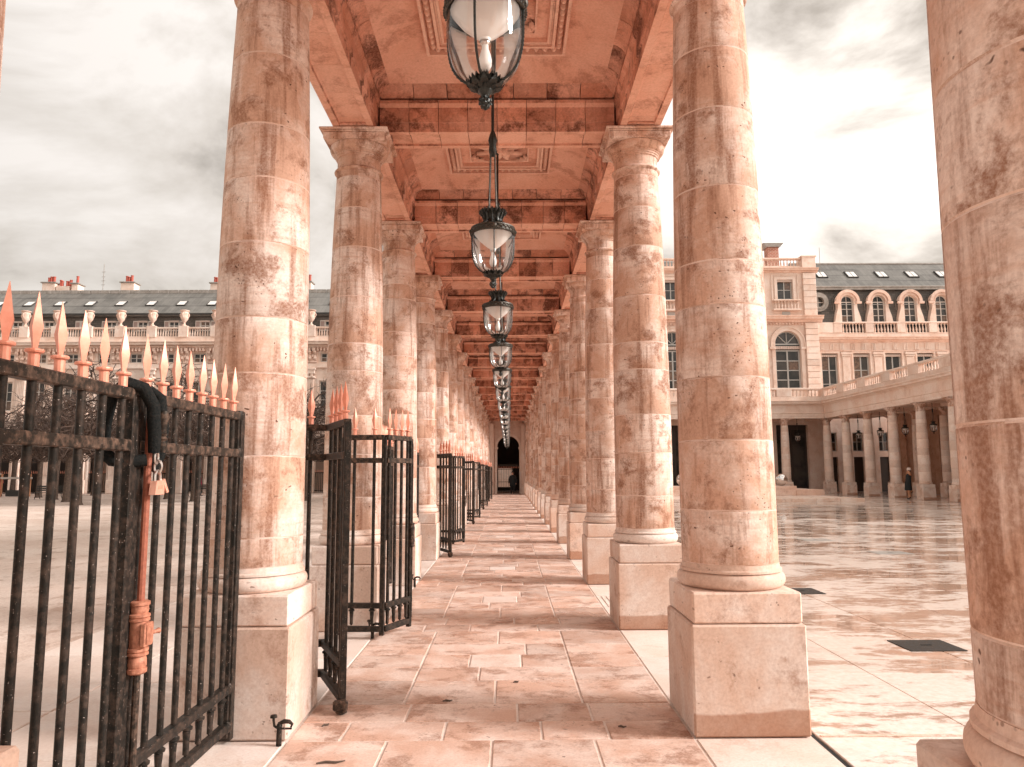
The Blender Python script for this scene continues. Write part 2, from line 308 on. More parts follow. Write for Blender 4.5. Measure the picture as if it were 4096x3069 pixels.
class MB:
    def __init__(s): s.v = []; s.f = []
    def add(s, vs, fs):
        n = len(s.v); s.v.extend(vs); s.f.extend([tuple(i + n for i in q) for q in fs]); return s
    def box(s, x0, x1, y0, y1, z0, z1):
        return s.add([(x0, y0, z0), (x1, y0, z0), (x1, y1, z0), (x0, y1, z0), (x0, y0, z1), (x1, y0, z1), (x1, y1, z1), (x0, y1, z1)],
                     [(0, 3, 2, 1), (4, 5, 6, 7), (0, 1, 5, 4), (1, 2, 6, 5), (2, 3, 7, 6), (3, 0, 4, 7)])
    def cbox(s, x0, x1, y0, y1, z0, z1, c=0.008):
        P = ((x0, x1), (y0, y1), (z0, z1)); idx = {}; vs = []
        for i in (0, 1):
            for j in (0, 1):
                for k in (0, 1):
                    b = (i, j, k)
                    for ax in range(3):
                        p = [P[a][b[a]] + (0 if a == ax else (c if b[a] == 0 else -c)) for a in range(3)]
                        idx[(b, ax)] = len(vs); vs.append(tuple(p))
        fs = []
        for ax in range(3):
            a, d = [q for q in range(3) if q != ax]
            for sd in (0, 1):
                fs.append(tuple(idx[(tuple(sd if q == ax else (u if q == a else w) for q in range(3)), ax)] for u, w in ((0, 0), (1, 0), (1, 1), (0, 1))))
        for ax in range(3):
            a, d = [q for q in range(3) if q != ax]
            for u in (0, 1):
                for w in (0, 1):
                    b0 = tuple(0 if q == ax else (u if q == a else w) for q in range(3)); b1 = tuple(1 if q == ax else (u if q == a else w) for q in range(3))
                    fs.append((idx[(b0, a)], idx[(b1, a)], idx[(b1, d)], idx[(b0, d)]))
        for b in [(i, j, k) for i in (0, 1) for j in (0, 1) for k in (0, 1)]: fs.append(tuple(idx[(b, ax)] for ax in range(3)))
        return s.add(vs, fs)
    def lathe(s, prof, n=24, cx=0, cy=0, cz=0, caps=True):
        vs = []; fs = []
        for r, z in prof:
            for i in range(n):
                a = 2 * math.pi * i / n; vs.append((cx + r * math.cos(a), cy + r * math.sin(a), cz + z))
        m = len(prof)
        for j in range(m - 1):
            for i in range(n): fs.append((j * n + i, j * n + (i + 1) % n, (j + 1) * n + (i + 1) % n, (j + 1) * n + i))
        if caps:
            fs.append(tuple(reversed(range(n)))); fs.append(tuple((m - 1) * n + i for i in range(n)))
        return s.add(vs, fs)
    def tube(s, pts, r, n=8, caps=True):
        pts = [Vector(p) for p in pts]; m = len(pts); rs = r if isinstance(r, (list, tuple)) else [r] * m
        vs = []; fs = []; up = None
        for k, p in enumerate(pts):
            d = (pts[min(k + 1, m - 1)] - pts[max(k - 1, 0)])
            d = d.normalized() if d.length > 1e-9 else Vector((0, 0, 1))
            if up is None: up = Vector((0, 0, 1)) if abs(d.z) < 0.9 else Vector((1, 0, 0))
            u = d.cross(up)
            if u.length < 1e-5: u = d.orthogonal()
            u.normalize(); w = u.cross(d); up = w
            for i in range(n):
                a = 2 * math.pi * i / n; q = p + (u * math.cos(a) + w * math.sin(a)) * rs[k]; vs.append(tuple(q))
        for k in range(m - 1):
            for i in range(n): fs.append((k * n + i, k * n + (i + 1) % n, (k + 1) * n + (i + 1) % n, (k + 1) * n + i))
        if caps: fs.append(tuple(reversed(range(n)))); fs.append(tuple((m - 1) * n + i for i in range(n)))
        return s.add(vs, fs)
    def prism(s, poly, axis, a, b):
        """poly: 2-D points in the plane across `axis`; extruded from a to b"""
        def P(p, t): return (t, p[0], p[1]) if axis == 'x' else ((p[0], t, p[1]) if axis == 'y' else (p[0], p[1], t))
        n = len(poly); vs = [P(p, a) for p in poly] + [P(p, b) for p in poly]
        return s.add(vs, [tuple(range(n)), tuple(reversed(range(n, 2 * n)))] + [(i, (i + 1) % n, n + (i + 1) % n, n + i) for i in range(n)])
    def ring(s, inner, outer, y0, y1):
        """slab between two open outlines of equal length in the xz plane"""
        n = len(inner); vs = []
        for y in (y0, y1):
            for p in inner: vs.append((p[0], y, p[1]))
            for p in outer: vs.append((p[0], y, p[1]))
        fs = []; B = 2 * n
        for i in range(n - 1):
            fs += [(i, i + 1, n + i + 1, n + i), (B + i, B + n + i, B + n + i + 1, B + i + 1), (i, B + i, B + i + 1, i + 1), (n + i, n + i + 1, B + n + i + 1, B + n + i)]
        fs += [(0, n, B + n, B), (n - 1, B + n - 1, B + 2 * n - 1, 2 * n - 1)]
        return s.add(vs, fs)
    def mesh(s, name, mat, smooth=True, org=(0, 0, 0), ang=32):
        me = bpy.data.meshes.new(name); o = Vector(org)
        me.from_pydata([tuple(Vector(v) - o) for v in s.v] if o.length else s.v, [], s.f)
        me.materials.append(MATS[mat])
        if len(s.f) < 30000:
            bm = bmesh.new(); bm.from_mesh(me); bmesh.ops.recalc_face_normals(bm, faces=bm.faces); bm.to_mesh(me); bm.free()
        if smooth:
            me.polygons.foreach_set('use_smooth', [True] * len(me.polygons)); me.set_sharp_from_angle(angle=R(ang))
        return me
    def build(s, name, mat, parent=None, smooth=True, world=True, ang=32):
        org = wloc(parent) if (parent is not None and world) else (0, 0, 0)
        return link(bpy.data.objects.new(name, s.mesh(name, mat, smooth, org, ang)), parent)
def sheet(name, x0, x1, y0, y1, z, mat, parent=None):
    m = MB(); m.add([(x0, y0, z), (x1, y0, z), (x1, y1, z), (x0, y1, z)], [(0, 1, 2, 3)]); return m.build(name, mat, parent, smooth=False)
ORD = ['first', 'second', 'third', 'fourth', 'fifth', 'sixth', 'seventh', 'eighth', 'ninth', 'tenth', 'eleventh', 'twelfth', 'thirteenth', 'fourteenth', 'fifteenth', 'sixteenth', 'seventeenth', 'eighteenth', 'nineteenth', 'twentieth', 'twenty-first', 'twenty-second', 'twenty-third', 'twenty-fourth', 'twenty-fifth', 'twenty-sixth', 'twenty-seventh', 'twenty-eighth', 'twenty-ninth', 'thirtieth']

# ------------------------------------------------------------------ layout
XL, XR, XM = -1.738, 1.504, -0.11
W = 0.726
SP = 3.15
YC = [1.87] + [5.143 + SP * k for k in range(17)]       # column rows, the last at 55.5
Y_END = 58.9
TOP = 5.52                                               # top of the abacus

# ------------------------------------------------------------------ ground
o = sheet('garden_ground', -400, XL - W / 2 - 0.02, -300, 900, -0.02, 'gravel'); tag(o, kind='structure')
o = sheet('ground', -420, 420, -320, 920, -0.06, 'gravel'); tag(o, kind='structure')
gf = sheet('gallery_floor', XL - 0.38, XR + 0.37, -6, Y_END + 12, -0.0065, 'grout'); tag(gf, kind='structure')
SLABM = {}
def slab(parent, x0, x1, y0, y1, top, mat, g=0.0075, th=0.03):
    w, d = round(x1 - x0, 3), round(y1 - y0, 3)
    key = (w, d, mat, th)
    if key not in SLABM:
        m = MB(); m.cbox(-w / 2 + g, w / 2 - g, -d / 2 + g, d / 2 - g, -th, 0, 0.005); SLABM[key] = m.mesh('slab', mat, smooth=False)
    return inst('slab', SLABM[key], parent, ((x0 + x1) / 2, (y0 + y1) / 2, top + random.uniform(-0.0015, 0.0015)))
xin0, xin1 = XL + W / 2, XR - W / 2
xj = [xin0, -0.757, -0.11, 0.52, xin1]
nb = 0
for b in range(len(YC)):
    yc = YC[b]
    if b > 13: break
    # cross band at the column
    xs = [xin0, -1.05, -0.42, 0.2, 0.62, xin1] if b % 2 else [xin0, -0.9, -0.42, 0.3, xin1]
    if b < 7:
        xs2 = [xin0, -0.7, 0.05, 0.55, xin1]
        for a, c in zip(xs[:-1], xs[1:]): slab(gf, a, c, yc - W / 2, yc - 0.02, 0, 'floor_slab')
        for a, c in zip(xs2[:-1], xs2[1:]): slab(gf, a, c, yc - 0.02, yc + W / 2, 0, 'floor_slab')
    else:
        for a, c in zip(xs[:-1], xs[1:]): slab(gf, a, c, yc - W / 2, yc + W / 2, 0, 'floor_slab')
    y0 = yc + W / 2; y1 = (YC[b + 1] if b + 1 < len(YC) else yc + SP) - W / 2
    D = y1 - y0; r = [0, 0.245, 0.41, 0.59, 0.765, 1.0]; ys = [y0 + D * t for t in r]
    for k in range(5):
        if b >= 7 and k in (1, 3): continue
        a, c = ys[k], ys[k + 1]
        if b >= 7 and k == 2: a, c = ys[1], ys[4]
        if k in (0, 4):
            for p, q2 in zip(xj[:-1], xj[1:]): slab(gf, p, q2, a, c, 0, 'floor_slab')
        elif k == 2 and b < 7:
            for p, q2 in ((xj[0], xj[1]), (xj[1], -0.35), (0.10, 0.52), (0.52, xj[4])): slab(gf, p, q2, a, c, 0, 'floor_slab')
            slab(gf, -0.35, 0.10, a, c, 0.001, 'floor_white')
        else:
            xs = [xj[0], xj[1], 0.15 if k == 3 else -0.25, 0.52, xj[4]]
            for p, q2 in zip(xs[:-1], xs[1:]): slab(gf, p, q2, a, c, 0, 'floor_slab')
    # pale slabs between the plinths, both rows
    if b < 9:
        for xa, xb in ((XL - W / 2, xin0), (xin1, XR + W / 2)):
            ym = (y0 + y1) / 2 + 0.1
            for p, q2 in ((y0, ym), (ym, y1)):
                if xa > 0 and b == 2: continue
                slab(gf, xa, xb, p, q2, 0, 'floor_white')
y0, y1 = YC[2] + W / 2, YC[3] - W / 2
for p, q2 in ((y0, 9.28), (10.1, y1)): slab(gf, xin1, XR + W / 2, p, q2, 0, 'floor_white')
slab(gf, 1.72, XR + W / 2, 9.28, 10.1, 0, 'floor_white')
# far stretch, stones too small to tell apart
m = MB()
for b in range(14, len(YC)):
    yc = YC[b]
    for a, c in zip(xj[:-1], xj[1:]):
        m.cbox(a + .004, c - .004, yc - W / 2 + .004, yc + W / 2 - .004, -0.02, 0, 0.004); m.cbox(a + .004, c - .004, yc + W / 2 + .004, yc + 1.55, -0.02, 0, 0.004); m.cbox(a + .004, c - .004, yc + 1.56, yc + SP - W / 2 - .004, -0.02, 0, 0.004)
tag(m.build('slab_field', 'floor_slab', gf, smooth=False), kind='stuff')

cf = sheet('court_pavement', XR + W / 2 + 0.05, 60, -60, 120, -0.014, 'stone_shade_joint'); tag(cf, kind='structure')
TW, TD = 1.02, 1.38; cx0 = XR + W / 2 + 0.045
m_far = MB(); nslab = 0
cells = []
for j in range(-2, 44):
    for i in range(0, 24):
        y = 2.1 + j * TD; x = cx0 + i * TW; off = 0.0
        cells.append((x, y))
def seen(x, y): return y > 1.5 and x < y * 0.72 + 1.2
vis = sorted([c for c in cells if seen(*c)], key=lambda c: c[0] ** 2 + c[1] ** 2)
near = set(vis[:230])
for c in cells:
    x, y = c
    if y > 56: continue
    if c in near: slab(cf, x, x + TW, y, y + TD, -0.004, 'court_slab', g=0.0035)
    else: m_far.box(x + .0035, x + TW - .0035, y + .0035, y + TD - .0035, -0.03, -0.004)
tag(m_far.build('slab_field', 'court_slab', cf, smooth=False), kind='stuff')
sheet('paving_base', cx0 + 24 * TW, 60, 0, 70, -0.006, 'court_slab', cf)

m = MB(); m.box(1.93, 7.0, 4.795, 4.825, -.02, .0005); m.build('joint_strip', 'mortar', cf, smooth=False)
m = MB(); m.box(1.876, 1.906, -4, 56, -.03, -.0125); m.build('edge_gap', 'dark_void', cf, smooth=False)
gp = sheet('garden_path', -4.35, XL - W / 2 - 0.02, -6, 60, -0.012, 'grout'); tag(gp, kind='structure')
for j in range(18):
    y = 2.2 + j * 1.6
    for i, (a, c) in enumerate(((-4.33, -3.2), (-3.2, XL - W / 2 - 0.03))): slab(gp, a, c, y + (0.7 if i else 0), y + 1.6 + (0.7 if i else 0), -0.002, 'garden_slab')
mm = MB()
for j in range(18, 36):
    y = 2.2 + j * 1.6
    for i, (a, c) in enumerate(((-4.33, -3.2), (-3.2, XL - W / 2 - 0.03))): mm.box(a + .004, c - .004, y + .004, y + 1.596, -0.03, -0.002)
tag(mm.build('slab_field', 'garden_slab', gp, smooth=False), kind='stuff')

# ------------------------------------------------------------------ columns
def shaft_r(z):
    t = min(1, max(0, (z - 1.03) / (5.14 - 1.03))); return 0.318 - 0.068 * t ** 2.5
CUTS = [[1.03, 1.38, 1.84, 2.26, 2.755, 3.06, 3.59, 4.16, 4.62, 5.0],
        [1.03, 1.56, 1.98, 2.52, 2.9, 3.42, 3.8, 4.32, 4.55, 5.0],
        [1.03, 1.22, 1.75, 2.3, 2.68, 3.2, 3.66, 4.05, 4.58, 5.0]]
def drum_mesh(z0, z1, n, mat='stone_column'):
    m = MB(); pr = [(shaft_r(z0) - 0.003, z0), (shaft_r(z0), z0 + 0.006)]
    k = 3
    for i in range(1, k): z = z0 + (z1 - z0) * i / k; pr.append((shaft_r(z), z))
    pr += [(shaft_r(z1), z1 - 0.006), (shaft_r(z1) - 0.003, z1)]
    m.lathe(pr, n); me = m.mesh('drum', mat, ang=40); me.materials.append(MATS['mortar'])
    for p in me.polygons:
        if (p.center.z < z0 + .009 or p.center.z > z1 - .009) and len(p.vertices) == 4: p.material_index = 1
    return me
DRUMS = {(v, n): [drum_mesh(a, b, n) for a, b in zip(c[:-1], c[1:])] for v, c in enumerate(CUTS) for n in (40, 20)}
for v_, c_ in enumerate(CUTS): DRUMS[(v_, 16)] = [drum_mesh(a, b, 16, 'stone_facade') for a, b in zip(c_[:-1], c_[1:])]
def col_meshes(n):
    d = {}
    m = MB(); m.cbox(-W / 2, W / 2, -W / 2, W / 2, 0, 0.675, 0.012); d['lower_block'] = m.mesh('lower_block', 'stone_plinth', smooth=False)
    m = MB(); m.cbox(-.348, .348, -.348, .348, 0.679, 0.872, 0.012); d['upper_block'] = m.mesh('upper_block', 'stone_plinth', smooth=False)
    m = MB(); pr = [(0.325, 0.872)]
    for k in range(9): a = -math.pi / 2 + math.pi * k / 8; pr.append((0.314 + 0.041 * math.cos(a), 0.925 + 0.05 * math.sin(a)))
    pr += [(0.336, 0.978), (0.336, 0.992), (0.324, 1.0), (0.319, 1.03)]
    m.lathe(pr, n); d['base'] = m.mesh('base', 'stone_plinth', ang=40)
    m = MB(); rt = shaft_r(5.0)
    pr = [(rt, 5.0), (rt, 5.075)] + [(rt + 0.002 + 0.024 * math.sin(math.pi * k / 6), 5.075 + 0.045 * k / 6) for k in range(7)] + [(rt - 0.008, 5.13), (rt - 0.008, 5.245), (rt + 0.006, 5.25), (rt + 0.006, 5.268), (rt + 0.017, 5.272), (rt + 0.017, 5.29), (rt + 0.028, 5.294), (rt + 0.028, 5.308)]
    for k in range(1, 7): a = math.pi / 2 * k / 6; pr.append((rt + 0.028 + 0.055 * math.sin(a), 5.308 + 0.082 * (1 - math.cos(a))))
    pr += [(rt + 0.075, 5.398)]
    m.lathe(pr, n); d['capital'] = m.mesh('capital', 'stone_column', ang=40)
    m = MB(); m.cbox(-.345, .345, -.345, .345, 5.396, 5.475, 0.006); m.cbox(-.36, .36, -.36, .36, 5.477, 5.492, 0.004); m.cbox(-.385, .385, -.385, .385, 5.494, TOP - .002, 0.006); d['abacus'] = m.mesh('abacus', 'stone_column', smooth=False)
    return d
CM = {40: col_meshes(40), 20: col_meshes(20), 16: col_meshes(16)}
SPL = CM[40]['lower_block'].copy(); SPL.materials[0] = MATS['stone_plinth_splashed']
def column(x, y, v, n, label, group, splash=False):
    e_ = empty('stone_column', (x, y, 0), label, 'column', group)
    for k, me in CM[n].items(): inst(k, SPL if (splash and k == 'lower_block') else me, e_, (x, y, 0), (0, 0, 0))
    for i, me in enumerate(DRUMS[(v, n)]): inst('drum', me, e_, (x, y, 0), (0, 0, random.uniform(0, 6.28)))
    return e_
for i, y in enumerate(YC):
    for sd, x in (('left', XL), ('right', XR)):
        v = 0 if (sd == 'right' and i == 1) else random.choice((0, 1, 2))
        if i == 0: lab = 'stone column cut off by the right edge of the photo' if sd == 'right' else 'stone column whose shaft just shows in the top left corner'
        else: lab = '%s stone column on a square plinth along the %s side of the gallery%s' % (ORD[i - 1], sd, ', counted from the front')
        if i == 1: lab = 'large near stone column on a block plinth ' + ('right of the walkway' if sd == 'right' else 'beside the padlocked gate')
        column(x, y, v, 40 if i < 4 else 20, lab, 'columns of the gallery', sd == 'right')

# ------------------------------------------------------------------ gallery roof
roof = empty('gallery_roof', (0, 0, TOP), 'coffered orange stone ceiling and beams carried by the two rows of columns', 'roof')
HB = 0.235
def beam_poly(c, hb):
    z = TOP + 0.004
    return [(c - hb + .02, z), (c - hb * .62, z), (c - hb * .58, z + .022), (c - hb * .5, z + .03), (c + hb * .5, z + .03), (c + hb * .58, z + .022), (c + hb * .62, z), (c + hb - .02, z),
            (c + hb - .02, z + .105), (c + hb, z + .11), (c + hb, z + .285), (c + hb + .012, z + .29), (c + hb + .03, z + .325), (c + hb + .035, z + .36),
            (c - hb - .035, z + .36), (c - hb - .03, z + .325), (c - hb - .012, z + .29), (c - hb, z + .285), (c - hb, z + .11), (c - hb + .02, z + .105)]
xb0, xb1 = XL + HB + 0.035, XR - HB - 0.035
NBL = 8
bw = (xb1 - xb0) / NBL
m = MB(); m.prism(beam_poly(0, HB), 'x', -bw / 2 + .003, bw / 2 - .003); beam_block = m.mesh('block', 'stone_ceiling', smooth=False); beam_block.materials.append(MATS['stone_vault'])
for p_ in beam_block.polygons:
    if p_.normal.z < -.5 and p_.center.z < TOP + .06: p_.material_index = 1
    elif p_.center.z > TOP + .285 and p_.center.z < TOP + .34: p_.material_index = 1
# end frame of a cross-beam soffit panel
for i, y in enumerate(YC):
    cb = bpy.data.objects.new('cross_beam', None); link(cb, roof); cb.location = (XM, y, 0)
    for k in range(NBL): inst('block', beam_block, cb, (xb0 + bw * (k + .5), y, 0.0))
    m = MB(); z = TOP + .006
    for xa in (xb0 + .02, xb1 - .12): m.cbox(xa, xa + .10, y - .13, y + .13, z, z + .026, .004)
    m.build('soffit_end', 'stone_ceiling', cb, smooth=False)
def bays():
    ys = [YC[0] - SP - 0.1] + YC
    return [(a, c) for a, c in zip(ys[:-1], ys[1:])] + [(YC[-1], Y_END)]
ARCHM = {}
for bi, (ya, yb) in enumerate(bays()):
    for x in (XL, XR):
        n = 6; w = (yb - ya) / n; key = round(w, 3)
        if key not in ARCHM:
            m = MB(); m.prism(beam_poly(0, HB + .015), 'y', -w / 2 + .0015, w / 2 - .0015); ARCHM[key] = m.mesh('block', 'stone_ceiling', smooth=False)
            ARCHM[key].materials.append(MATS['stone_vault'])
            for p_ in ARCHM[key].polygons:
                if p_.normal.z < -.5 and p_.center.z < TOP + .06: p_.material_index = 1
        ar = bpy.data.objects.new('architrave', None); link(ar, roof); ar.location = (x, (ya + yb) / 2, 0)
        for k in range(n): inst('block', ARCHM[key], ar, (x, ya + w * (k + .5), 0.0))
        m = MB(); z = TOP + .006
        for yy in (ya + .36, yb - .36): m.cbox(x - .15, x + .15, yy - .05, yy + .05, z, z + .026, .004)
        m.build('soffit_end', 'stone_ceiling', ar, smooth=False)
# ceiling coffers
zc = TOP + 0.364
def coffer(parent, x0, x1, y0, y1, first):
    """cove of stone blocks, shallow vault above it, framed carved panel in the middle"""
    prof = [(0.0, zc + .028), (0.004, zc + .05), (0.03, zc + .085), (0.085, zc + .122), (0.12, zc + .135)]
    def side(t0, t1, which, mb):
        L0, L1 = {'S': (x0, x1), 'N': (x0, x1), 'W': (y0, y1), 'E': (y0, y1)}[which]
        vs = []
        pr = prof + [(-.06, prof[-1][1]), (-.06, prof[0][1])]
        for t in (t0, t1):
            for (i_, z) in pr:
                c_ = min(max(t, L0 + max(i_, 0)), L1 - max(i_, 0))
                vs.append({'S': (c_, y0 + i_, z), 'N': (c_, y1 - i_, z), 'W': (x0 + i_, c_, z), 'E': (x1 - i_, c_, z)}[which])
        n = len(pr)
        mb.add(vs, [tuple(range(n)), tuple(range(n, 2 * n))] + [(i, (i + 1) % n, n + (i + 1) % n, n + i) for i in range(n)])
    jm = MB()
    for wh in 'SNWE':
        L0, L1 = ((x0, x1) if wh in 'SN' else (y0, y1)); n = 7 if wh in 'SN' else 6
        for k in range(n):
            a, c = L0 + (L1 - L0) * k / n + .004, L0 + (L1 - L0) * (k + 1) / n - .004
            if first: mb = MB(); side(a, c, wh, mb); mb.build('cove_block', 'stone_ceiling', parent, smooth=True, ang=50)
            else: side(a, c, wh, jm)
    if not first: jm.build('cove', 'stone_ceiling', parent, ang=50)
    cx, cy = (x0 + x1) / 2, (y0 + y1) / 2; P = 0.74
    # shallow vault from the cove up to the panel frame
    m = MB(); vs = []; fs = []
    K = 7; N = 12
    for k in range(K + 1):
        t = k / K; z = zc + .135 + .115 * math.sin(t * math.pi / 2)
        hx = (x1 - x0) / 2 - .12; hy = (y1 - y0) / 2 - .12
        ax = hx + (P - hx) * t; ay = hy + (P - hy) * t
        for (sx0, sy0, sx1, sy1) in ((-1, -1, 1, -1), (1, -1, 1, 1), (1, 1, -1, 1), (-1, 1, -1, -1)):
            for q_ in range(N): u = q_ / N; vs.append((cx + ax * (sx0 + (sx1 - sx0) * u), cy + ay * (sy0 + (sy1 - sy0) * u), z))
    M4 = 4 * N
    for k in range(K):
        for i in range(M4): fs.append((k * M4 + i, k * M4 + (i + 1) % M4, (k + 1) * M4 + (i + 1) % M4, (k + 1) * M4 + i))
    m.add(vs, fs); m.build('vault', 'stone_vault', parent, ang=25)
def frame_mesh():
    P = 0.74; z = 0.0; m = MB()
    def sq(a, b, z0, z1):
        m.box(-a, a, -a, -b, z0, z1); m.box(-a, a, b, a, z0, z1); m.box(-a, -b, -b, b, z0, z1); m.box(b, a, -b, b, z0, z1)
    sq(P, P - .03, -.055, .05); sq(P - .03, P - .12, .03, .05); sq(P - .12, P - .15, -.04, .05); sq(P - .175, P - .20, -.02, .05)
    n = 14
    for k in range(n):
        u = -P + .075 + (2 * P - .15) * (k + .5) / n
        for (x, y, hx, hy) in ((u, -P + .075, .037, .038), (u, P - .075, .037, .038), (-P + .075, u, .038, .037), (P - .075, u, .038, .037)):
            vs = []; fs = []; N = 8
            for ring_, (rr, zz_) in enumerate(((1.0, .03), (.85, -.018), (.4, -.042))):
                for i in range(N): a = 2 * math.pi * i / N; vs.append((x + hx * rr * math.cos(a), y + hy * rr * math.sin(a), zz_))
            for j in range(2):
                for i in range(N): fs.append((j * N + i, j * N + (i + 1) % N, (j + 1) * N + (i + 1) % N, (j + 1) * N + i))
            fs.append(tuple(2 * N + i for i in range(N))); m.add(vs, fs)
    nb_ = 44
    for k in range(nb_):
        u = -P + .14 + (2 * P - .28) * (k + .5) / nb_
        for (x, y) in ((u, -P + .163), (u, P - .163), (-P + .163, u), (P - .163, u)): m.box(x - .010, x + .010, y - .01, y + .01, -.022, .02)
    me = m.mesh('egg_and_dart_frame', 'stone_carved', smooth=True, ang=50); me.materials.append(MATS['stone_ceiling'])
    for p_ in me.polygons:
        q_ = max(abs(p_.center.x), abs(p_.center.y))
        if len(p_.vertices) == 4 and p_.normal.z < -.9 and .02 < p_.center.z < .04 and P - .125 < q_ < P - .025: p_.material_index = 1  # darker trough faces paint in the shade between the eggs
    return me
def rosette_mesh():
    """acanthus rosette: two rings of lobed leaves, corner leaves and a boss, standing clear of the panel"""
    m = MB()
    def leaf(cx, cy, a, L, w, lift):
        ca, sa = math.cos(a), math.sin(a); rows_ = 9; vs = []; fs = []
        for k in range(rows_):
            t = k / (rows_ - 1); hw = w * (math.sin(math.pi * min(1, t * .86 + .12)) ** .8) * (1.0 if k % 2 == 0 else .62); hw = max(hw, .004)
            zr = -(.012 + lift * math.sin(t * math.pi * .8))
            for u, dz in ((-1, .014), (-.45, -.004), (0, -.016), (.45, -.004), (1, .014)):
                x = t * L; y = u * hw; vs.append((cx + x * ca - y * sa, cy + x * sa + y * ca, zr + dz))
        n = 5
        for k in range(rows_ - 1):
            for i in range(n - 1): fs.append((k * n + i, k * n + i + 1, (k + 1) * n + i + 1, (k + 1) * n + i))
        N = len(vs); m.add(vs + [(x, y, z + .012) for x, y, z in vs], fs + [tuple(q_ + N for q_ in reversed(f)) for f in fs])
    for k in range(8):
        leaf(0, 0, 2 * math.pi * k / 8 + math.pi / 8, .34, .062, .05)
    for k in range(8): leaf(0, 0, 2 * math.pi * k / 8, .21, .05, .085)
    for sx_ in (-1, 1):
        for sy_ in (-1, 1):
            a0 = math.atan2(-sy_, -sx_)
            for da in (-.62, 0, .62): leaf(sx_ * .385, sy_ * .385, a0 + da, .17 if da else .13, .04, .03)
    m.lathe([(.055, .0), (.06, -.06), (.045, -.095), (.01, -.11)], 12)
    for (a, b) in ((.40, .42),):
        m.box(-b, b, -b, -a, -.03, .0); m.box(-b, b, a, b, -.03, .0); m.box(-b, -a, -a, a, -.03, .0); m.box(a, b, -a, a, -.03, .0)
    return m.mesh('rosette', 'stone_carved', smooth=True, ang=50)
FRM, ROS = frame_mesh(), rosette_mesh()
mp_ = MB(); mp_.box(-.62, .62, -.62, .62, 0, .03); PANEL = mp_.mesh('panel', 'stone_vault', smooth=False)
mp_ = MB(); mp_.box(-.40, .40, -.40, .40, -.004, -.0005); BED = mp_.mesh('carving_bed', 'stone_ceiling', smooth=False)  # dark sheet; shade between the leaves is put into its colour
BAYC = []
for bi, (ya, yb) in enumerate(bays()):
    if bi == len(bays()) - 1 and yb - ya < 2.5: pass
    cy = (ya + yb) / 2
    cf_ = bpy.data.objects.new('coffer', None); link(cf_, roof); cf_.location = (XM, cy, 0)
    coffer(cf_, XL + HB + .05, XR - HB - .05, ya + HB + .035, yb - HB - .035, bi < 7)
    zt = zc + .25
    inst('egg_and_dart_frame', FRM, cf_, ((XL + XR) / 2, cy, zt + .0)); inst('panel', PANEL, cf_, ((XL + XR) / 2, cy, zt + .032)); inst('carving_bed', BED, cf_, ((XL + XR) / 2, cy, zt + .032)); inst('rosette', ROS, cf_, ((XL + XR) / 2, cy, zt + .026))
    BAYC.append(cy)
# entablature, cornice, terrace deck and parapets of the gallery
m = MB()
ye0, ye1 = YC[0] - SP - 0.1, Y_END - 0.0
for x, s_ in ((XL, -1), (XR, 1)):
    a = x + s_ * .24; b_ = x - s_ * .23
    z = TOP + .368
    m.box(min(a, b_), max(a, b_), ye0, ye1, z, z + .62)
    p = [(a - s_ * .02, z + .36), (a + s_ * .05, z + .40), (a + s_ * .05, z + .44), (a + s_ * .25, z + .50), (a + s_ * .27, z + .60), (a + s_ * .31, z + .66), (a - s_ * .02, z + .70)]
    m.prism(p, 'y', ye0, ye1)
m.build('cornice', 'stone_facade', roof, smooth=False)
m = MB(); m.box(XL - .22, XR + .22, ye0, ye1, TOP + .99, TOP + 1.2); m.build('terrace_deck', 'stone_facade', roof, smooth=False)
for x in (XL, XR):
    m = MB(); m.box(x - .15, x + .15, ye0, ye1, TOP + 1.205, TOP + 1.35)
    for yv in [ye0 + .3 + q_ * SP for q_ in range(int((ye1 - ye0) / SP))]: m.box(x - .14, x + .14, yv - .2, yv + .2, TOP + 1.355, TOP + 2.0)
    m.box(x - .17, x + .17, ye0, ye1, TOP + 2.005, TOP + 2.12); m.build('parapet', 'stone_facade', roof, smooth=False)

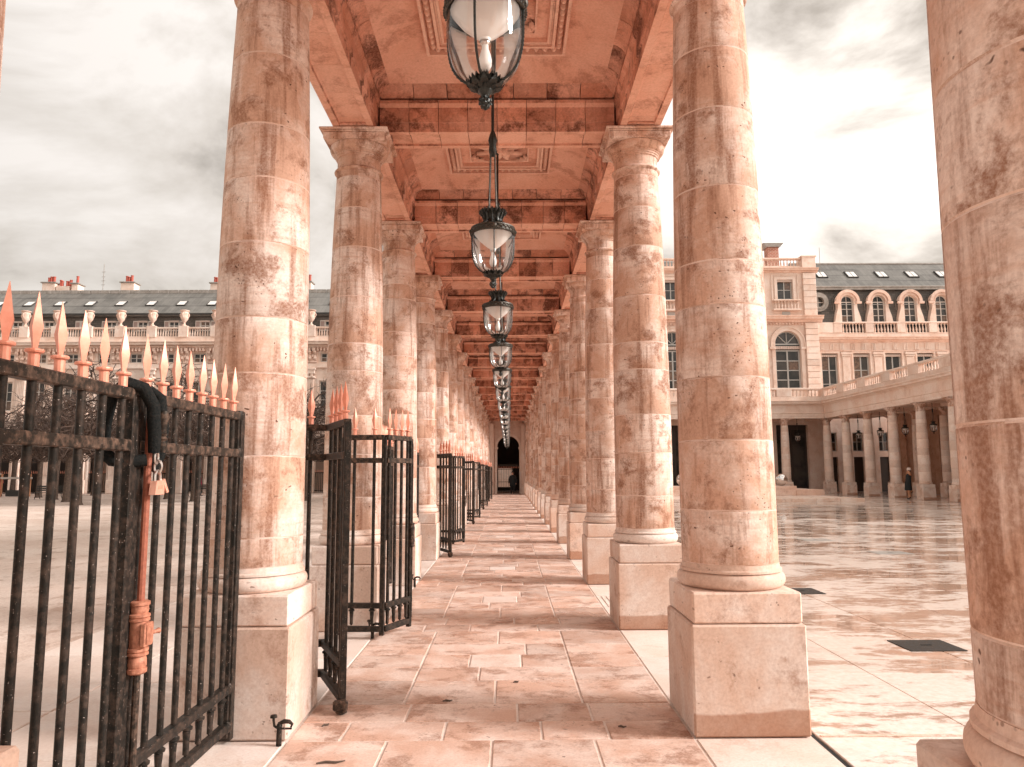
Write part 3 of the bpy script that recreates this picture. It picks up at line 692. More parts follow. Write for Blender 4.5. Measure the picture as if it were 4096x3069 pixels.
# ------------------------------------------------------------------ end wall with the arched passage
def arch_pts(cx, hw, z0, zs, n=14):
    """open outline: up the left jamb, over a round arch, down the right jamb"""
    p = [(cx - hw, z0)]
    for k in range(n + 1): a = math.pi - math.pi * k / n; p.append((cx + hw * math.cos(a), zs + hw * math.sin(a)))
    p.append((cx + hw, z0)); return p
def wall(mb, x0, x1, z0, z1, y, depth, ops, back=True):
    """front sheet with openings (x0,x1,z0,z1,arched) and their reveals"""
    xs = sorted(set([x0, x1] + [q for o_ in ops for q in (o_[0], o_[1])])); zs = sorted(set([z0, z1] + [q for o_ in ops for q in (o_[2], o_[3])]))
    for a, c in zip(xs[:-1], xs[1:]):
        for d, f in zip(zs[:-1], zs[1:]):
            mx_, mz_ = (a + c) / 2, (d + f) / 2
            if any(o_[0] < mx_ < o_[1] and o_[2] < mz_ < o_[3] for o_ in ops): continue
            mb.add([(a, y, d), (c, y, d), (c, y, f), (a, y, f)], [(0, 1, 2, 3)])
    for o_ in ops:
        a, c, d, f = o_[:4]
        if len(o_) > 4 and o_[4]:
            hw = (c - a) / 2; cx = (a + c) / 2; zs_ = f - hw; pts = arch_pts(cx, hw, d, zs_)
            n = len(pts)
            vs = [(p[0], y, p[1]) for p in pts] + [(p[0], y + depth, p[1]) for p in pts]
            mb.add(vs, [(i, i + 1, n + i + 1, n + i) for i in range(n - 1)])
            ap = pts[1:-1]; h = len(ap) // 2
            mb.add([(p[0], y, p[1]) for p in ap[:h + 1]] + [(cx, y, f), (a, y, f)], [tuple(range(h + 3))])
            mb.add([(p[0], y, p[1]) for p in ap[h:]] + [(c, y, f), (cx, y, f)], [tuple(range(len(ap) - h + 2))])
            if d > z0 + .01: mb.add([(a, y, d), (c, y, d), (c, y + depth, d), (a, y + depth, d)], [(0, 1, 2, 3)])
        else:
            P = [(a, d), (a, f), (c, f), (c, d)]
            for i in range(4):
                if i == 3 and d <= z0 + .01: continue
                p, q_ = P[i], P[(i + 1) % 4]; mb.add([(p[0], y, p[1]), (q_[0], y, q_[1]), (q_[0], y + depth, q_[1]), (p[0], y + depth, p[1])], [(0, 1, 2, 3)])
pas = empty('passage_wall', (XM, Y_END, 0), 'end wall with a tall arched passage closing the gallery', 'wall')
AX = -0.05
m = MB(); wall(m, XL - .45, XR + .45, 0, 7.6, Y_END, 0.5, [(AX - .88, AX + .88, 0, 4.55, True)]); m.build('wall', 'stone_facade_warm', pas, smooth=False)
m = MB(); m.ring(arch_pts(AX, .885, 0, 3.665), arch_pts(AX, 1.06, 0, 3.665), Y_END - .06, Y_END - .003)
m.cbox(AX - 1.14, AX - .80, Y_END - .09, Y_END - .062, 3.50, 3.66); m.cbox(AX + .80, AX + 1.14, Y_END - .09, Y_END - .062, 3.50, 3.66); m.build('archivolt', 'stone_facade', pas, smooth=False)
m = MB(); m.box(AX - 2.2, AX - 1.8, Y_END + .52, Y_END + 9, 0, 5); m.box(AX + 1.8, AX + 2.2, Y_END + .52, Y_END + 9, 0, 5); m.box(AX - 2.2, AX + 2.2, Y_END + .52, Y_END + 9, 5.0, 5.3); m.build('passage_lining', 'stone_facade_warm', pas, smooth=False)
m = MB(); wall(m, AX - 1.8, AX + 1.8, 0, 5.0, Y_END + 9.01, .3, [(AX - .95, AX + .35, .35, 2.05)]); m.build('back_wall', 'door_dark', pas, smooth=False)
m = MB(); m.box(AX - .9, AX + .9, Y_END + .2, Y_END + .3, 2.12, 2.3); m.build('transom', 'iron', pas, smooth=False)
bk = empty('back_street_wall', (0, Y_END + 13, 0), 'sunlit pale wall seen through the dark passage behind its iron gate', 'wall')
m = MB(); m.box(-4, 4, Y_END + 13, Y_END + 13.3, 0, 4); m.build('wall', 'stone_facade', bk, smooth=False)
for s_ in (-1, 1):
    m = MB(); x = XM + s_ * 1.22
    m.cbox(x - .14, x + .14, Y_END - .2, Y_END - .065, 0, TOP - .1, .01); m.cbox(x - .2, x + .2, Y_END - .26, Y_END - .062, TOP - .098, TOP, .01); m.build('pilaster', 'stone_facade_warm', pas, smooth=False)

# ------------------------------------------------------------------ lanterns
def lantern_proto():
    """built at the origin; z heights are the real ones"""
    L = empty('hanging_lantern', (0, 0, 0))
    zt = zc + .25
    m = MB(); m.lathe([(.012, 4.72), (.014, 5.0), (.014, 5.5), (.014, zt - .05)], 10)
    m.lathe([(.014, 5.28), (.026, 5.31), (.034, 5.335), (.026, 5.36), (.014, 5.39)], 10); m.lathe([(.014, zt - .09), (.045, zt - .055), (.06, zt - .04), (.06, zt - .0)], 12)
    m.build('rod', 'bronze_dark', L)
    m = MB(); m.lathe([(.012, 4.62), (.03, 4.64), (.038, 4.68), (.034, 4.74), (.045, 4.78), (.03, 4.84), (.014, 4.88)], 10); m.build('knuckle', 'bronze_dark', L)
    for k in range(4):
        a = math.pi / 4 + math.pi / 2 * k; m = MB()
        m.tube([(.026 * math.cos(a), .026 * math.sin(a), 4.70), (.05 * math.cos(a), .05 * math.sin(a), 4.06), (.07 * math.cos(a), .07 * math.sin(a), 4.0)], .0085, 6); m.build('hanger', 'bronze_relief', L)
    m = MB()
    m.lathe([(.2, 3.895), (.175, 3.91), (.12, 3.93), (.085, 3.965), (.078, 4.0), (.09, 4.04), (.113, 4.058), (.113, 4.078), (.08, 4.085), (.05, 4.07)], 28)
    for k in range(20): a = 2 * math.pi * k / 20; m.tube([(.118 * math.cos(a), .118 * math.sin(a), 4.05), (.122 * math.cos(a), .122 * math.sin(a), 4.07), (.114 * math.cos(a), .114 * math.sin(a), 4.088)], [.008, .013, .008], 5)
    for k in range(12): a = 2 * math.pi * k / 12; m.tube([(.15 * math.cos(a), .15 * math.sin(a), 3.925), (.088 * math.cos(a), .088 * math.sin(a), 3.97), (.084 * math.cos(a), .084 * math.sin(a), 4.0), (.108 * math.cos(a), .108 * math.sin(a), 4.05)], .008, 5)
    m.build('crown', 'bronze_dark', L, ang=40)
    m = MB(); m.lathe([(.196, 3.845), (.208, 3.848), (.210, 3.86), (.204, 3.863), (.204, 3.895), (.210, 3.898), (.208, 3.91), (.19, 3.912)], 36, caps=False)
    for k in range(28):      # running-wave relief on the band
        a = 2 * math.pi * k / 28; p = []
        for t in range(6): b = a + .06 * math.sin(t * .9) - .02 * t; p.append((.207 * math.cos(b), .207 * math.sin(b), 3.866 + .005 * t))
        m.tube(p, [.003, .005, .006, .006, .005, .003], 4)
    for k in range(64): a = 2 * math.pi * k / 64; m.tube([(.21 * math.cos(a), .21 * math.sin(a), 3.848), (.2125 * math.cos(a), .2125 * math.sin(a), 3.853), (.21 * math.cos(a), .21 * math.sin(a), 3.858)], [.003, .005, .003], 4)
    m.build('band', 'bronze_relief', L, ang=40)
    gp_ = []
    for k in range(19):
        t = k / 18; z = 3.85 - .385 * t; r = .194 * (1 - t ** 4.0) ** .5
        gp_.append((max(r, .03), z))
    m = MB(); m.lathe(gp_, 40, caps=False); m.build('globe', 'clear_glass', L, ang=180)
    for k in range(4):
        a = math.pi / 2 * k + .12; m = MB()
        m.tube([((r + .004) * math.cos(a), (r + .004) * math.sin(a), z) for r, z in gp_], .0065, 6)
        for r, z in gp_[::1]: m.tube([((r + .0075) * math.cos(a), (r + .0075) * math.sin(a), z + .004), ((r + .009) * math.cos(a), (r + .009) * math.sin(a), z - .004)], .004, 5)
        m.build('rib', 'bronze_dark', L)
        m = MB(); m.lathe([(.0, -.006), (.02, -.004), (.022, .004), (.012, .01), (.0, .012)], 10)
        ob = m.build('boss', 'bronze_relief', L); ob.location = (.212 * math.cos(a), .212 * math.sin(a), 3.88); ob.rotation_euler = (0, math.pi / 2, a)
    # acanthus cup and pine-cone finial
    m = MB()
    for k in range(10):
        a = 2 * math.pi * k / 10
        for dr, dz, da in ((0, 0, 0), (-.012, .012, .16), (-.012, .012, -.16)):
            vs = []; A = a + da
            for (r, z, w) in ((.02, 3.435, .012), (.055, 3.452, .026), (.085 + dr, 3.462 + dz, .02), (.1 + dr, 3.486 + dz, .004)):
                for s_ in (-1, 0, 1): b = A + s_ * w / max(r, .02); vs.append((r * math.cos(b), r * math.sin(b), z + (.007 if s_ == 0 else 0)))
            fs = [(j * 3 + i, j * 3 + i + 1, j * 3 + i + 4, j * 3 + i + 3) for j in range(3) for i in range(2)]
            n = len(vs); vs2 = [(x, y, z - .005) for x, y, z in vs]
            m.add(vs + vs2, fs + [tuple(q_ + n for q_ in reversed(f)) for f in fs])
    m.lathe([(.012, 3.40), (.03, 3.425), (.045, 3.45), (.05, 3.47)], 12); m.build('leaf_cup', 'bronze_dark', L)
    m = MB(); m.lathe([(.001, 3.335), (.016, 3.345), (.027, 3.365), (.03, 3.382), (.024, 3.4), (.012, 3.41)], 12)
    for j in range(4):
        for k in range(8): a = 2 * math.pi * (k + .5 * (j % 2)) / 8; r = (.017, .027, .03, .025)[j]; z = 3.348 + .014 * j; m.tube([(r * math.cos(a), r * math.sin(a), z + .006), ((r + .005) * math.cos(a), (r + .005) * math.sin(a), z)], [.007, .003], 4)
    m.build('finial', 'bronze_dark', L)
    m = MB(); m.lathe([(.178, 3.862), (.13, 3.80), (.07, 3.745), (.03, 3.715), (.03, 3.70)], 28, caps=False); m.build('reflector', 'porcelain', L)
    m = MB(); m.lathe([(.026, 3.72), (.026, 3.69), (.018, 3.68)], 14)
    sk = m.build('socket', 'steel', L)
    m = MB(); m.lathe([(.016, 3.69), (.018, 3.66), (.028, 3.63), (.034, 3.60), (.032, 3.57), (.02, 3.548), (.002, 3.542)], 16); m.build('bulb', 'bulb', L, ang=80)
    return L
LP = lantern_proto()
lan_n = 0
for i, cy in enumerate(BAYC):
    if i == 0: continue        # behind the camera
    o = LP if lan_n == 0 else copy_tree(LP)
    o.location = (XM - (0.0 if i == 1 else .03), cy, .10 if i == 1 else 0); o.rotation_euler = (0, 0, random.uniform(-.3, .3) if lan_n else -.35)
    lab = 'huge glass lantern with a white bulb cut off by the top of the photo' if lan_n == 0 else '%s glass lantern from the front, hanging on its rod in the gallery' % ORD[lan_n]
    tag(o, lab, 'lantern', 'lanterns hanging in the gallery'); lan_n += 1
    if lan_n >= 17: break

# ------------------------------------------------------------------ iron gates and railings
def spear_mesh():
    m = MB()
    m.lathe([(.0195, 0), (.0195, .052), (.021, .055)], 12)
    m.lathe([(.021, .056), (.031, .058), (.033, .064), (.031, .070), (.022, .072)], 14)
    s4 = [(.013, .072), (.0155, .09), (.031, .152), (.019, .205), (.0015, .285)]
    vs = []
    for r, z in s4:
        vs += [(r, 0, z), (0, r * .8, z), (-r, 0, z), (0, -r * .8, z)]
    fs = [(j * 4 + i, j * 4 + (i + 1) % 4, (j + 1) * 4 + (i + 1) % 4, (j + 1) * 4 + i) for j in range(len(s4) - 1) for i in range(4)]
    m.add(vs, fs); return m.mesh('spear_head', 'gold', ang=20)
SPEAR = spear_mesh()
m = MB(); m.lathe([(.0165, .145), (.0165, 2.0)], 12); BAR = m.mesh('bar', 'iron')
m = MB(); m.lathe([(.008, .135), (.014, .15), (.016, .2), (.021, .262), (.0165, .268), (.03, .272), (.031, .284), (.022, .29), (.017, .3), (.017, .325)], 12); FOOT = m.mesh('bar_foot', 'iron')
ZR = (2.0, 1.765, .325, .10)
def panel(root, p0, p1, n, stiles=(True, True), spear_rot=0.0, feet=True, mat='iron'):
    """a run of gate between two ground points: rails, bars with gilt spear heads, end stiles"""
    p0 = Vector((p0[0], p0[1])); p1 = Vector((p1[0], p1[1])); d = p1 - p0; L = d.length; ang = math.atan2(d.y, d.x)
    for z in ZR:
        m = MB(); m.cbox(0, L, -.026, .026, z - .026, z + .026, .005); r = m.mesh('rail', 'iron_worn' if z > 1 else mat, smooth=False)
        inst('rail', r, root, (p0.x, p0.y, 0), (0, 0, ang))
    for k in range(n):
        t = (k + .5) / n; q_ = p0 + d * t
        b = inst('bar', BAR, root, (q_.x, q_.y, 0), (0, 0, ang)); s_ = bpy.data.objects.new('spear_head', SPEAR); link(s_, b); s_.location = (0, 0, 2.021); s_.rotation_euler = (random.uniform(-.02, .02), random.uniform(-.02, .02), random.uniform(-.25, .25) + spear_rot)
        if feet: f_ = bpy.data.objects.new('bar_foot', FOOT); link(f_, b)
    for t, on in ((0.0, stiles[0]), (1.0, stiles[1])):
        if on:
            m = MB(); m.cbox(-.024, .024, -.0225, .0225, .04, 2.0, .004)
            q_ = p0 + d * t; inst('stile', m.mesh('stile', mat, smooth=False), root, (q_.x, q_.y, 0), (0, 0, ang))
# closed gate in the first bay
yh, ym, ye = YC[1] - W / 2 - .055, 3.42, YC[0] + W / 2 + .05
g1 = empty('gate_leaf', (XL, yh, 0), 'closed black iron gate leaf with gilt spears, hinged on the near left plinth', 'gate')
panel(g1, (XL, yh), (XL, ym + .03), 8)
m = MB(); m.cbox(XL - .035, XL + .035, yh - .006, yh + .05, .02, 2.03, .004); m.build('hinge_post', 'iron', g1, smooth=False)
for z in ZR:
    m = MB(); m.lathe([(.034, z - .03), (.038, z - .02), (.038, z + .024), (.034, z + .034)], 14, XL, yh + .012); m.build('hinge', 'iron', g1)
# espagnolette bolt with cast lock case on the meeting stile
xr_ = XL + .052; yr_ = ym + .055
m = MB(); m.tube([(xr_, yr_, .12), (xr_, yr_, .78)], .0165, 10); m.build('lower_bolt', 'iron_worn', g1)
m = MB(); m.tube([(xr_, yr_, .98), (xr_, yr_, 1.93)], .017, 10); m.build('upper_bolt', 'rust_rod', g1)
m = MB()
pr = [(.034, .76), (.044, .768), (.044, .785), (.038, .79), (.042, .80), (.04, .83), (.036, .845), (.047, .85), (.047, .86), (.041, .864), (.047, .87), (.047, .882), (.040, .886), (.040, 1.01), (.047, 1.014), (.047, 1.024), (.041, 1.028), (.047, 1.034), (.047, 1.044), (.036, 1.05), (.04, 1.065), (.038, 1.085), (.044, 1.09), (.044, 1.104), (.034, 1.11)]
pr = [(r, .74 + (z - .76) * .92) for r, z in pr]
m.lathe(pr, 20, xr_ - .002, yr_)
lc = m.build('lock_case', 'rust_lock', g1, ang=30)
m = MB(); m.cbox(xr_ + .025, xr_ + .05, yr_ - .045, yr_ + .035, .862, .965, .004); m.cbox(xr_ + .051, xr_ + .055, yr_ - .035, yr_ + .025, .872, .955, .002); m.build('panel', 'rust_lock', lc, smooth=False)
m = MB(); m.tube([(xr_ + .03, yr_ + .03, .91), (xr_ + .045, yr_ + .065, .912), (xr_ + .05, yr_ + .085, .912)], [.011, .009, .014], 10); m.build('key_knob', 'rust_lock', lc)
g2 = empty('gate_leaf', (XL, ye, 0), 'closed black iron gate leaf with gilt spears, nearest the camera at the left edge', 'gate')
panel(g2, (XL, ye), (XL, ym - .03), 7)
m = MB(); m.cbox(XL - .03, XL + .028, ym - .055, ym + .0, .05, 2.0, .004); m.build('meeting_stile', 'iron', g2, smooth=False)
# chain in a black sleeve, and its padlock
ch = empty('chain', (XL, ym, 1.6), 'black sleeved chain looped over the top of the closed gate', 'chain')
m = MB()
def loop(pts, r): m.tube(pts, r, 10)
loop([(XL - .09, ym - .07, 1.86), (XL - .06, ym - .085, 1.99), (XL - .01, ym - .06, 2.055), (XL + .05, ym - .02, 2.03), (XL + .085, ym + .01, 1.95), (XL + .09, ym + .025, 1.82), (XL + .085, ym + .04, 1.735)], [.026, .028, .03, .031, .031, .031, .027])
loop([(XL - .08, ym + .11, 1.78), (XL - .06, ym + .13, 1.98), (XL + .0, ym + .125, 2.05), (XL + .055, ym + .135, 2.0), (XL + .075, ym + .14, 1.85), (XL + .07, ym + .125, 1.72), (XL + .055, ym + .10, 1.66), (XL + .05, ym + .07, 1.68)], [.024, .026, .027, .028, .027, .026, .024, .02])
loop([(XL - .09, ym - .07, 1.86), (XL - .1, ym - .06, 1.74), (XL - .06, ym - .05, 1.70), (XL + .0, ym - .02, 1.69), (XL + .06, ym + .02, 1.70)], [.026, .03, .032, .03, .028])
m.build('sleeve', 'rubber', ch, ang=60)
m = MB(); m.lathe([(.014, 1.735), (.018, 1.75), (.016, 1.79), (.022, 1.80), (.015, 1.81), (.022, 1.822), (.015, 1.83), (.018, 1.87), (.026, 1.90), (.02, 1.93)], 12, XL + .105, ym + .075); m.build('clasp', 'iron_worn', ch)
for (cx_, cy_, cz_, rz_) in ((XL + .095, ym + .045, 1.712, 0), (XL + .1, ym + .055, 1.668, 1)):
    m = MB(); p = []
    for k in range(13): a = 2 * math.pi * k / 12; u, w_ = .017 * math.cos(a), .03 * math.sin(a); p.append((cx_ + (u if rz_ else 0), cy_ + (0 if rz_ else u), cz_ + w_))
    m.tube(p, .0055, 8); m.build('link', 'steel', ch)
pl = empty('padlock', (XL + .1, ym + .05, 1.54), 'brass padlock hanging from the sleeved chain on the gate', 'padlock')
m = MB()
x0_, y0_ = XL + .1, ym + .055
poly = [(-.042, -.0), (-.034, .066), (.034, .07), (.036, .0)]
m.prism([(y0_ + a * 1.15, 1.54 + b * .95) for a, b in poly], 'x', x0_ - .014, x0_ + .016)
bd = m.build('body', 'brass', pl, smooth=False)
m = MB(); m.prism([(y0_ - .02, 1.565), (y0_ - .02, 1.582), (y0_ + .02, 1.584), (y0_ + .02, 1.567)], 'x', x0_ + .0162, x0_ + .0175); m.build('stamp', 'gold', bd, smooth=False)
m = MB(); p = [(x0_, y0_ - .026, 1.595)]
for k in range(9): a = math.pi - math.pi * k / 8; p.append((x0_, y0_ + .026 * math.cos(a), 1.625 + .026 * math.sin(a)))
p.append((x0_, y0_ + .026, 1.595)); m.tube(p, .0065, 8); m.build('shackle', 'steel', pl)
m = MB(); m.tube([(x0_ + .012, y0_ + .03, 1.61), (x0_ + .02, y0_ + .062, 1.55)], [.01, .008], 6); m.build('cover_flap', 'brass', pl)

# open folding gates
def folded(y_base, k):
    hy = y_base + W / 2
    a = empty('gate_leaf', (XL, hy + .08, 0), '%s folded-back black iron gate leaf, on the far side of its column' % ORD[k * 2] if k else 'folded-back black iron gate leaf bunched just behind the near left column', 'gate', 'open folding gate leaves')
    panel(a, (XL, hy + .42), (-1.44, hy + .45), 1, (True, False)); panel(a, (-1.44, hy + .43), (-1.155, hy - .20), 4, (False, True))
    m = MB(); m.cbox(-1.205, -1.105, hy - .27, hy - .235, .03, .10, .01); m.lathe([(.02, .0), (.04, .012), (.04, .08), (.03, .1)], 12, -1.155, hy - .22); m.build('floor_pivot', 'iron_worn', a)
    fy = y_base + SP - W / 2
    b = empty('gate_leaf', (XL, fy - .06, 0), '%s open iron gate leaf, standing before the plinth of its column' % ORD[k * 2 + 1] if k else 'open black iron gate leaf standing before the second left plinth', 'gate', 'open folding gate leaves')
    panel(b, (-1.68, fy - .33), (-1.27, fy - .36), 2, (True, True)); panel(b, (-1.25, fy - .36), (-1.06, fy + .06), 4, (False, True))
    m = MB(); m.tube([(-1.04, fy + .06, .14), (-1.04, fy + .06, 1.95)], .014, 8); m.build('bolt', 'iron', b)
    m = MB(); m.lathe([(.03, .86), (.036, .87), (.03, .89), (.036, .92), (.034, 1.0), (.036, 1.06), (.03, 1.09), (.036, 1.1), (.03, 1.11)], 14, -1.04, fy + .06); m.build('lock_case', 'iron_worn', b)
    return a, b
folded(YC[1], 0)
A4, B4 = folded(YC[4], 1)
for k, bi in ((2, 7), (3, 10), (4, 13)):
    dy = YC[bi] - YC[4]
    for src, w_ in ((A4, 0), (B4, 1)):
        c = copy_tree(src); c.location.y += dy
        c['label'] = ('%s folded-back black iron gate leaf, on the far side of its column' if w_ == 0 else '%s open iron gate leaf, standing before the plinth of its column') % ORD[k * 2 + w_]
for bi in (2, 3):
    a_, c_ = YC[bi] + W / 2, YC[bi + 1] - W / 2
    f = empty('railing', (XL, a_, 0), 'fixed black spear railing between the %s and %s left columns' % (ORD[bi - 1], ORD[bi]), 'railing', 'fixed railings of the left row'); panel(f, (XL, a_ + .04), (XL, c_ - .04), 15)
gt = empty('passage_gate', (AX, Y_END + .25, 0), 'dark iron gate with gilt tips across the far arched passage', 'gate')
m = MB()
for z in (.12, .9, 1.9): m.box(AX - .87, AX + .87, Y_END + .235, Y_END + .265, z, z + .04)
m.build('rail', 'iron', gt, smooth=False)
for k in range(13):
    x = AX - .8 + k * 1.6 / 12; m = MB(); m.tube([(x, Y_END + .22, .06), (x, Y_END + .22, 2.0)], .013, 6); b = m.build('bar', 'iron', gt)
    s_ = bpy.data.objects.new('spear_head', SPEAR); link(s_, b); s_.location = Vector((x, Y_END + .22, 2.0)) - wloc(gt)
# hold-backs set in the floor
def holdback(x, y, lab):
    h = empty('gate_holdback', (x, y, 0), lab, 'gate stop', 'iron gate hold-backs'); h.rotation_euler = (0, 0, 0)
    m = MB(); m.lathe([(.017, 0), (.0165, .07), (.015, .105), (.018, .115), (.012, .13)], 12, x, y); m.build('post', 'iron', h)
    m = MB(); m.tube([(x - .012, y, .105), (x - .03, y, .115), (x - .036, y, .15), (x - .036, y, .165)], .008, 8); m.lathe([(.006, .16), (.022, .164), (.02, .178), (.008, .182)], 12, x - .036, y); m.build('catch', 'iron', h)
    m = MB(); m.tube([(x - .005, y, .128), (x + .03, y, .142), (x + .06, y, .14), (x + .078, y, .125), (x + .07, y, .108)], [.009, .014, .013, .009, .006], 8); m.tube([(x + .012, y, .1), (x + .075, y, .1)], .006, 6); m.build('hook', 'iron', h)
    m = MB(); m.lathe([(.012, -.004), (.012, .004)], 10); ob = m.build('pin', 'iron_worn', h); ob.location = (0, -.018, .118); ob.rotation_euler = (R(90), 0, 0)
holdback(-1.40, 4.70, 'small black iron gate hold-back standing before the near left plinth')
holdback(-1.37, 7.62, 'small black iron hold-back under the open gate leaf of the second left column')
holdback(-1.37, 10.95, 'small black iron hold-back before the third left plinth')
holdback(-1.37, 20.4, 'distant small black iron hold-back before a left plinth down the gallery')

# ------------------------------------------------------------------ drains, covers, litter
gr = empty('drain_grate', (1.41, 9.69, 0), 'dark slotted drain grate in the pale floor beside the right plinths', 'drain')
m = MB(); m.box(1.145, 1.715, 9.285, 10.095, -.0125, -.0105); m.build('well', 'dark_void', gr, smooth=False)
for k in range(9):
    x = 1.15 + k * .066; m = MB(); m.cbox(x, x + .026, 9.29, 10.09, -.01, .0, .003); m.build('slat', 'floor_white', gr, smooth=False)
for (x, y, w_, d_, lab, mt) in ((3.92, 7.18, .52, .44, 'dark wet square drain cover in the near courtyard paving', 'iron'), (4.0, 10.4, .5, .5, 'black square cover just beyond the near right plinth', 'iron'),
                            (7.35, 18.0, .7, .6, 'grey-green square cover farther out in the wet courtyard', 'zinc'), (7.65, 15.1, .7, .55, 'grey-green square cover midway out in the wet courtyard', 'zinc')):
    c = empty('drain_cover', (x, y, 0), lab, 'drain cover')
    m = MB(); m.cbox(x - w_ / 2, x + w_ / 2, y - d_ / 2, y + d_ / 2, -.02, .002, .003); m.build('plate', mt, c, smooth=False)
    m = MB(); m.box(x - .05, x + .05, y - .012, y + .012, .0022, .004); m.build('lifting_slot', 'rubber', c, smooth=False)
for i, (x, y, a, l, lab) in enumerate(((-1.02, 4.42, .15, .16, 'dark fallen twig on the floor at the bottom edge of the photo'), (.05, 6.02, .4, .05, 'tiny dark leaf scrap on the floor beside the pale centre stone'),
        (-.45, 5.55, .1, .07, 'tiny dark leaf scrap on the floor left of the middle'), (.72, 4.98, -.3, .05, 'tiny dark leaf scrap on the floor before the right plinth'), (-1.2, 5.05, .8, .06, 'tiny dark leaf scrap on the floor near the left plinth'))):
    m = MB(); m.tube([(-l / 2, 0, .006), (-l / 6, .008, .008), (l / 5, -.004, .007), (l / 2, .014, .006)], [.004, .007, .006, .003], 6); t = m.build('twig', 'bark'); t.location = (x, y, 0); t.rotation_euler = (0, 0, a); tag(t, lab, 'twig')

# ------------------------------------------------------------------ facade helpers
PANEM = {}
WR = random.Random(5)
def pane(parent, x0, x1, z0, z1, y, mat=None):
    mat = mat or ('pane_curtain' if WR.random() < .28 else 'window_glass')
    w, h = round(x1 - x0, 2), round(z1 - z0, 2)
    if (w, h, mat) not in PANEM: q_ = MB(); q_.box(-w / 2, w / 2, 0, .012, -h / 2, h / 2); PANEM[(w, h, mat)] = q_.mesh('pane', mat, smooth=False)
    return inst('pane', PANEM[(w, h, mat)], parent, ((x0 + x1) / 2, y, (z0 + z1) / 2))
def window(parent, cx, w, z0, z1, y, nx=2, nz=3, t=.07, mu=.05, frame='frame_paint', arched=False, panes=True, curtain=False):
    """joinery set in an opening at depth y; panes are its pieces"""
    x0, x1 = cx - w / 2, cx + w / 2; m = MB()
    zt = z1 - (w / 2 if arched else 0)
    m.box(x0, x0 + t, y, y + .07, z0, zt); m.box(x1 - t, x1, y, y + .07, z0, zt); m.box(x0 + t, x1 - t, y, y + .07, z0, z0 + t); m.box(x0 + t, x1 - t, y, y + .07, zt - t, zt)
    iw = (w - 2 * t); ih = zt - z0 - 2 * t
    for k in range(1, nx): x = x0 + t + iw * k / nx; mw = mu * (1.6 if nx == 2 or k == nx // 2 else 1); m.box(x - mw / 2, x + mw / 2, y + .005, y + .06, z0 + t, zt - t)
    for k in range(1, nz): z = z0 + t + ih * k / nz; m.box(x0 + t, x1 - t, y + .012, y + .05, z - mu / 2, z + mu / 2)
    if arched:
        m.ring(arch_pts(cx, w / 2 - t, zt, zt, 12)[1:-1], arch_pts(cx, w / 2, zt, zt, 12)[1:-1], y, y + .07)
        for a in (math.pi / 4, math.pi / 2, 3 * math.pi / 4):
            if w > 1.5 or a == math.pi / 2: m.tube([(cx, y + .04, zt), (cx + (w / 2 - t) * math.cos(a), y + .04, zt + (w / 2 - t) * math.sin(a))], mu * .55, 4)
    wo_ = m.build('window', frame, parent, smooth=False)
    if panes:
        for i in range(nx):
            for j in range(nz): pane(wo_, x0 + t + iw * i / nx, x0 + t + iw * (i + 1) / nx, z0 + t + ih * j / nz, z0 + t + ih * (j + 1) / nz, y + .055 + .002 * ((i + j) % 2))
        if arched:
            q_ = MB(); pts = arch_pts(cx, w / 2 - .02, zt, zt, 12)[1:-1]; n = len(pts)
            q_.prism(pts, 'y', y + .056, y + .068); q_.build('pane', 'window_glass', wo_, smooth=False)
    return wo_
def baluster_mesh(h, r, mat, n=8):
    m = MB(); m.lathe([(r * 1.05, 0), (r * 1.05, h * .08), (r * .6, h * .12), (r, h * .3), (r * .85, h * .45), (r * .45, h * .72), (r * .6, h * .88), (r * 1.0, h * .92), (r * 1.0, h)], n); return m.mesh('baluster', mat)

# ------------------------------------------------------------------ courtyard colonnades on the right
WX0, WX1 = 23.6, 26.8; WY = 54.7
wy = [WY - 3.15 * k for k in range(9)]
for k, y in enumerate(wy):
    if k: column(WX0, y, k % 3, 16, '%s column of the far courtyard wing, front row, counted from its inner corner' % ORD[k - 1], 'columns of the courtyard wing', True)
    if k: column(WX1, y, (k + 1) % 3, 16, '%s column of the far courtyard wing, back row, counted from its inner corner' % ORD[k - 1], 'columns of the courtyard wing')
column(WX0, WY, 1, 16, 'stone column at the inner corner where the two courtyard colonnades meet', 'columns of the courtyard wing')
for k in range(1, 7): column(WX0 - 3.15 * k, WY, k % 3, 16, '%s column of the colonnade under the pavilion, counted leftwards from the corner' % ORD[k - 1], 'columns under the pavilion')
def entab(mb, axis, s_, at, a, b):
    """architrave, frieze and cornice facing s_ along the other axis"""
    t = TOP
    P = [(at + s_ * .22, t), (at + s_ * .22, t + .16), (at + s_ * .24, t + .165), (at + s_ * .24, t + .34), (at + s_ * .28, t + .38), (at + s_ * .23, t + .40), (at + s_ * .23, t + .95), (at + s_ * .30, t + 1.0), (at + s_ * .34, t + 1.05), (at + s_ * .52, t + 1.08), (at + s_ * .52, t + 1.17), (at + s_ * .60, t + 1.25), (at + s_ * .60, t + 1.30), (at - s_ * .3, t + 1.33), (at - s_ * .3, t)]
    mb.prism(P, axis, a, b)
cw = empty('courtyard_colonnade', (WX0, WY, TOP), 'pale entablature and terrace balustrade over the two courtyard colonnades', 'colonnade')
m = MB(); entab(m, 'y', -1, WX0, wy[-1] - 6, WY - .25); m.build('entablature', 'stone_facade', cw, smooth=False)
m = MB(); entab(m, 'x', -1, WY, 2.3, WX0 + .30); m.build('entablature', 'stone_facade', cw, smooth=False)
m = MB(); entab(m, 'y', 1, WX1, wy[-1] - 6, WY - .25); m.build('entablature', 'stone_facade', cw, smooth=False)
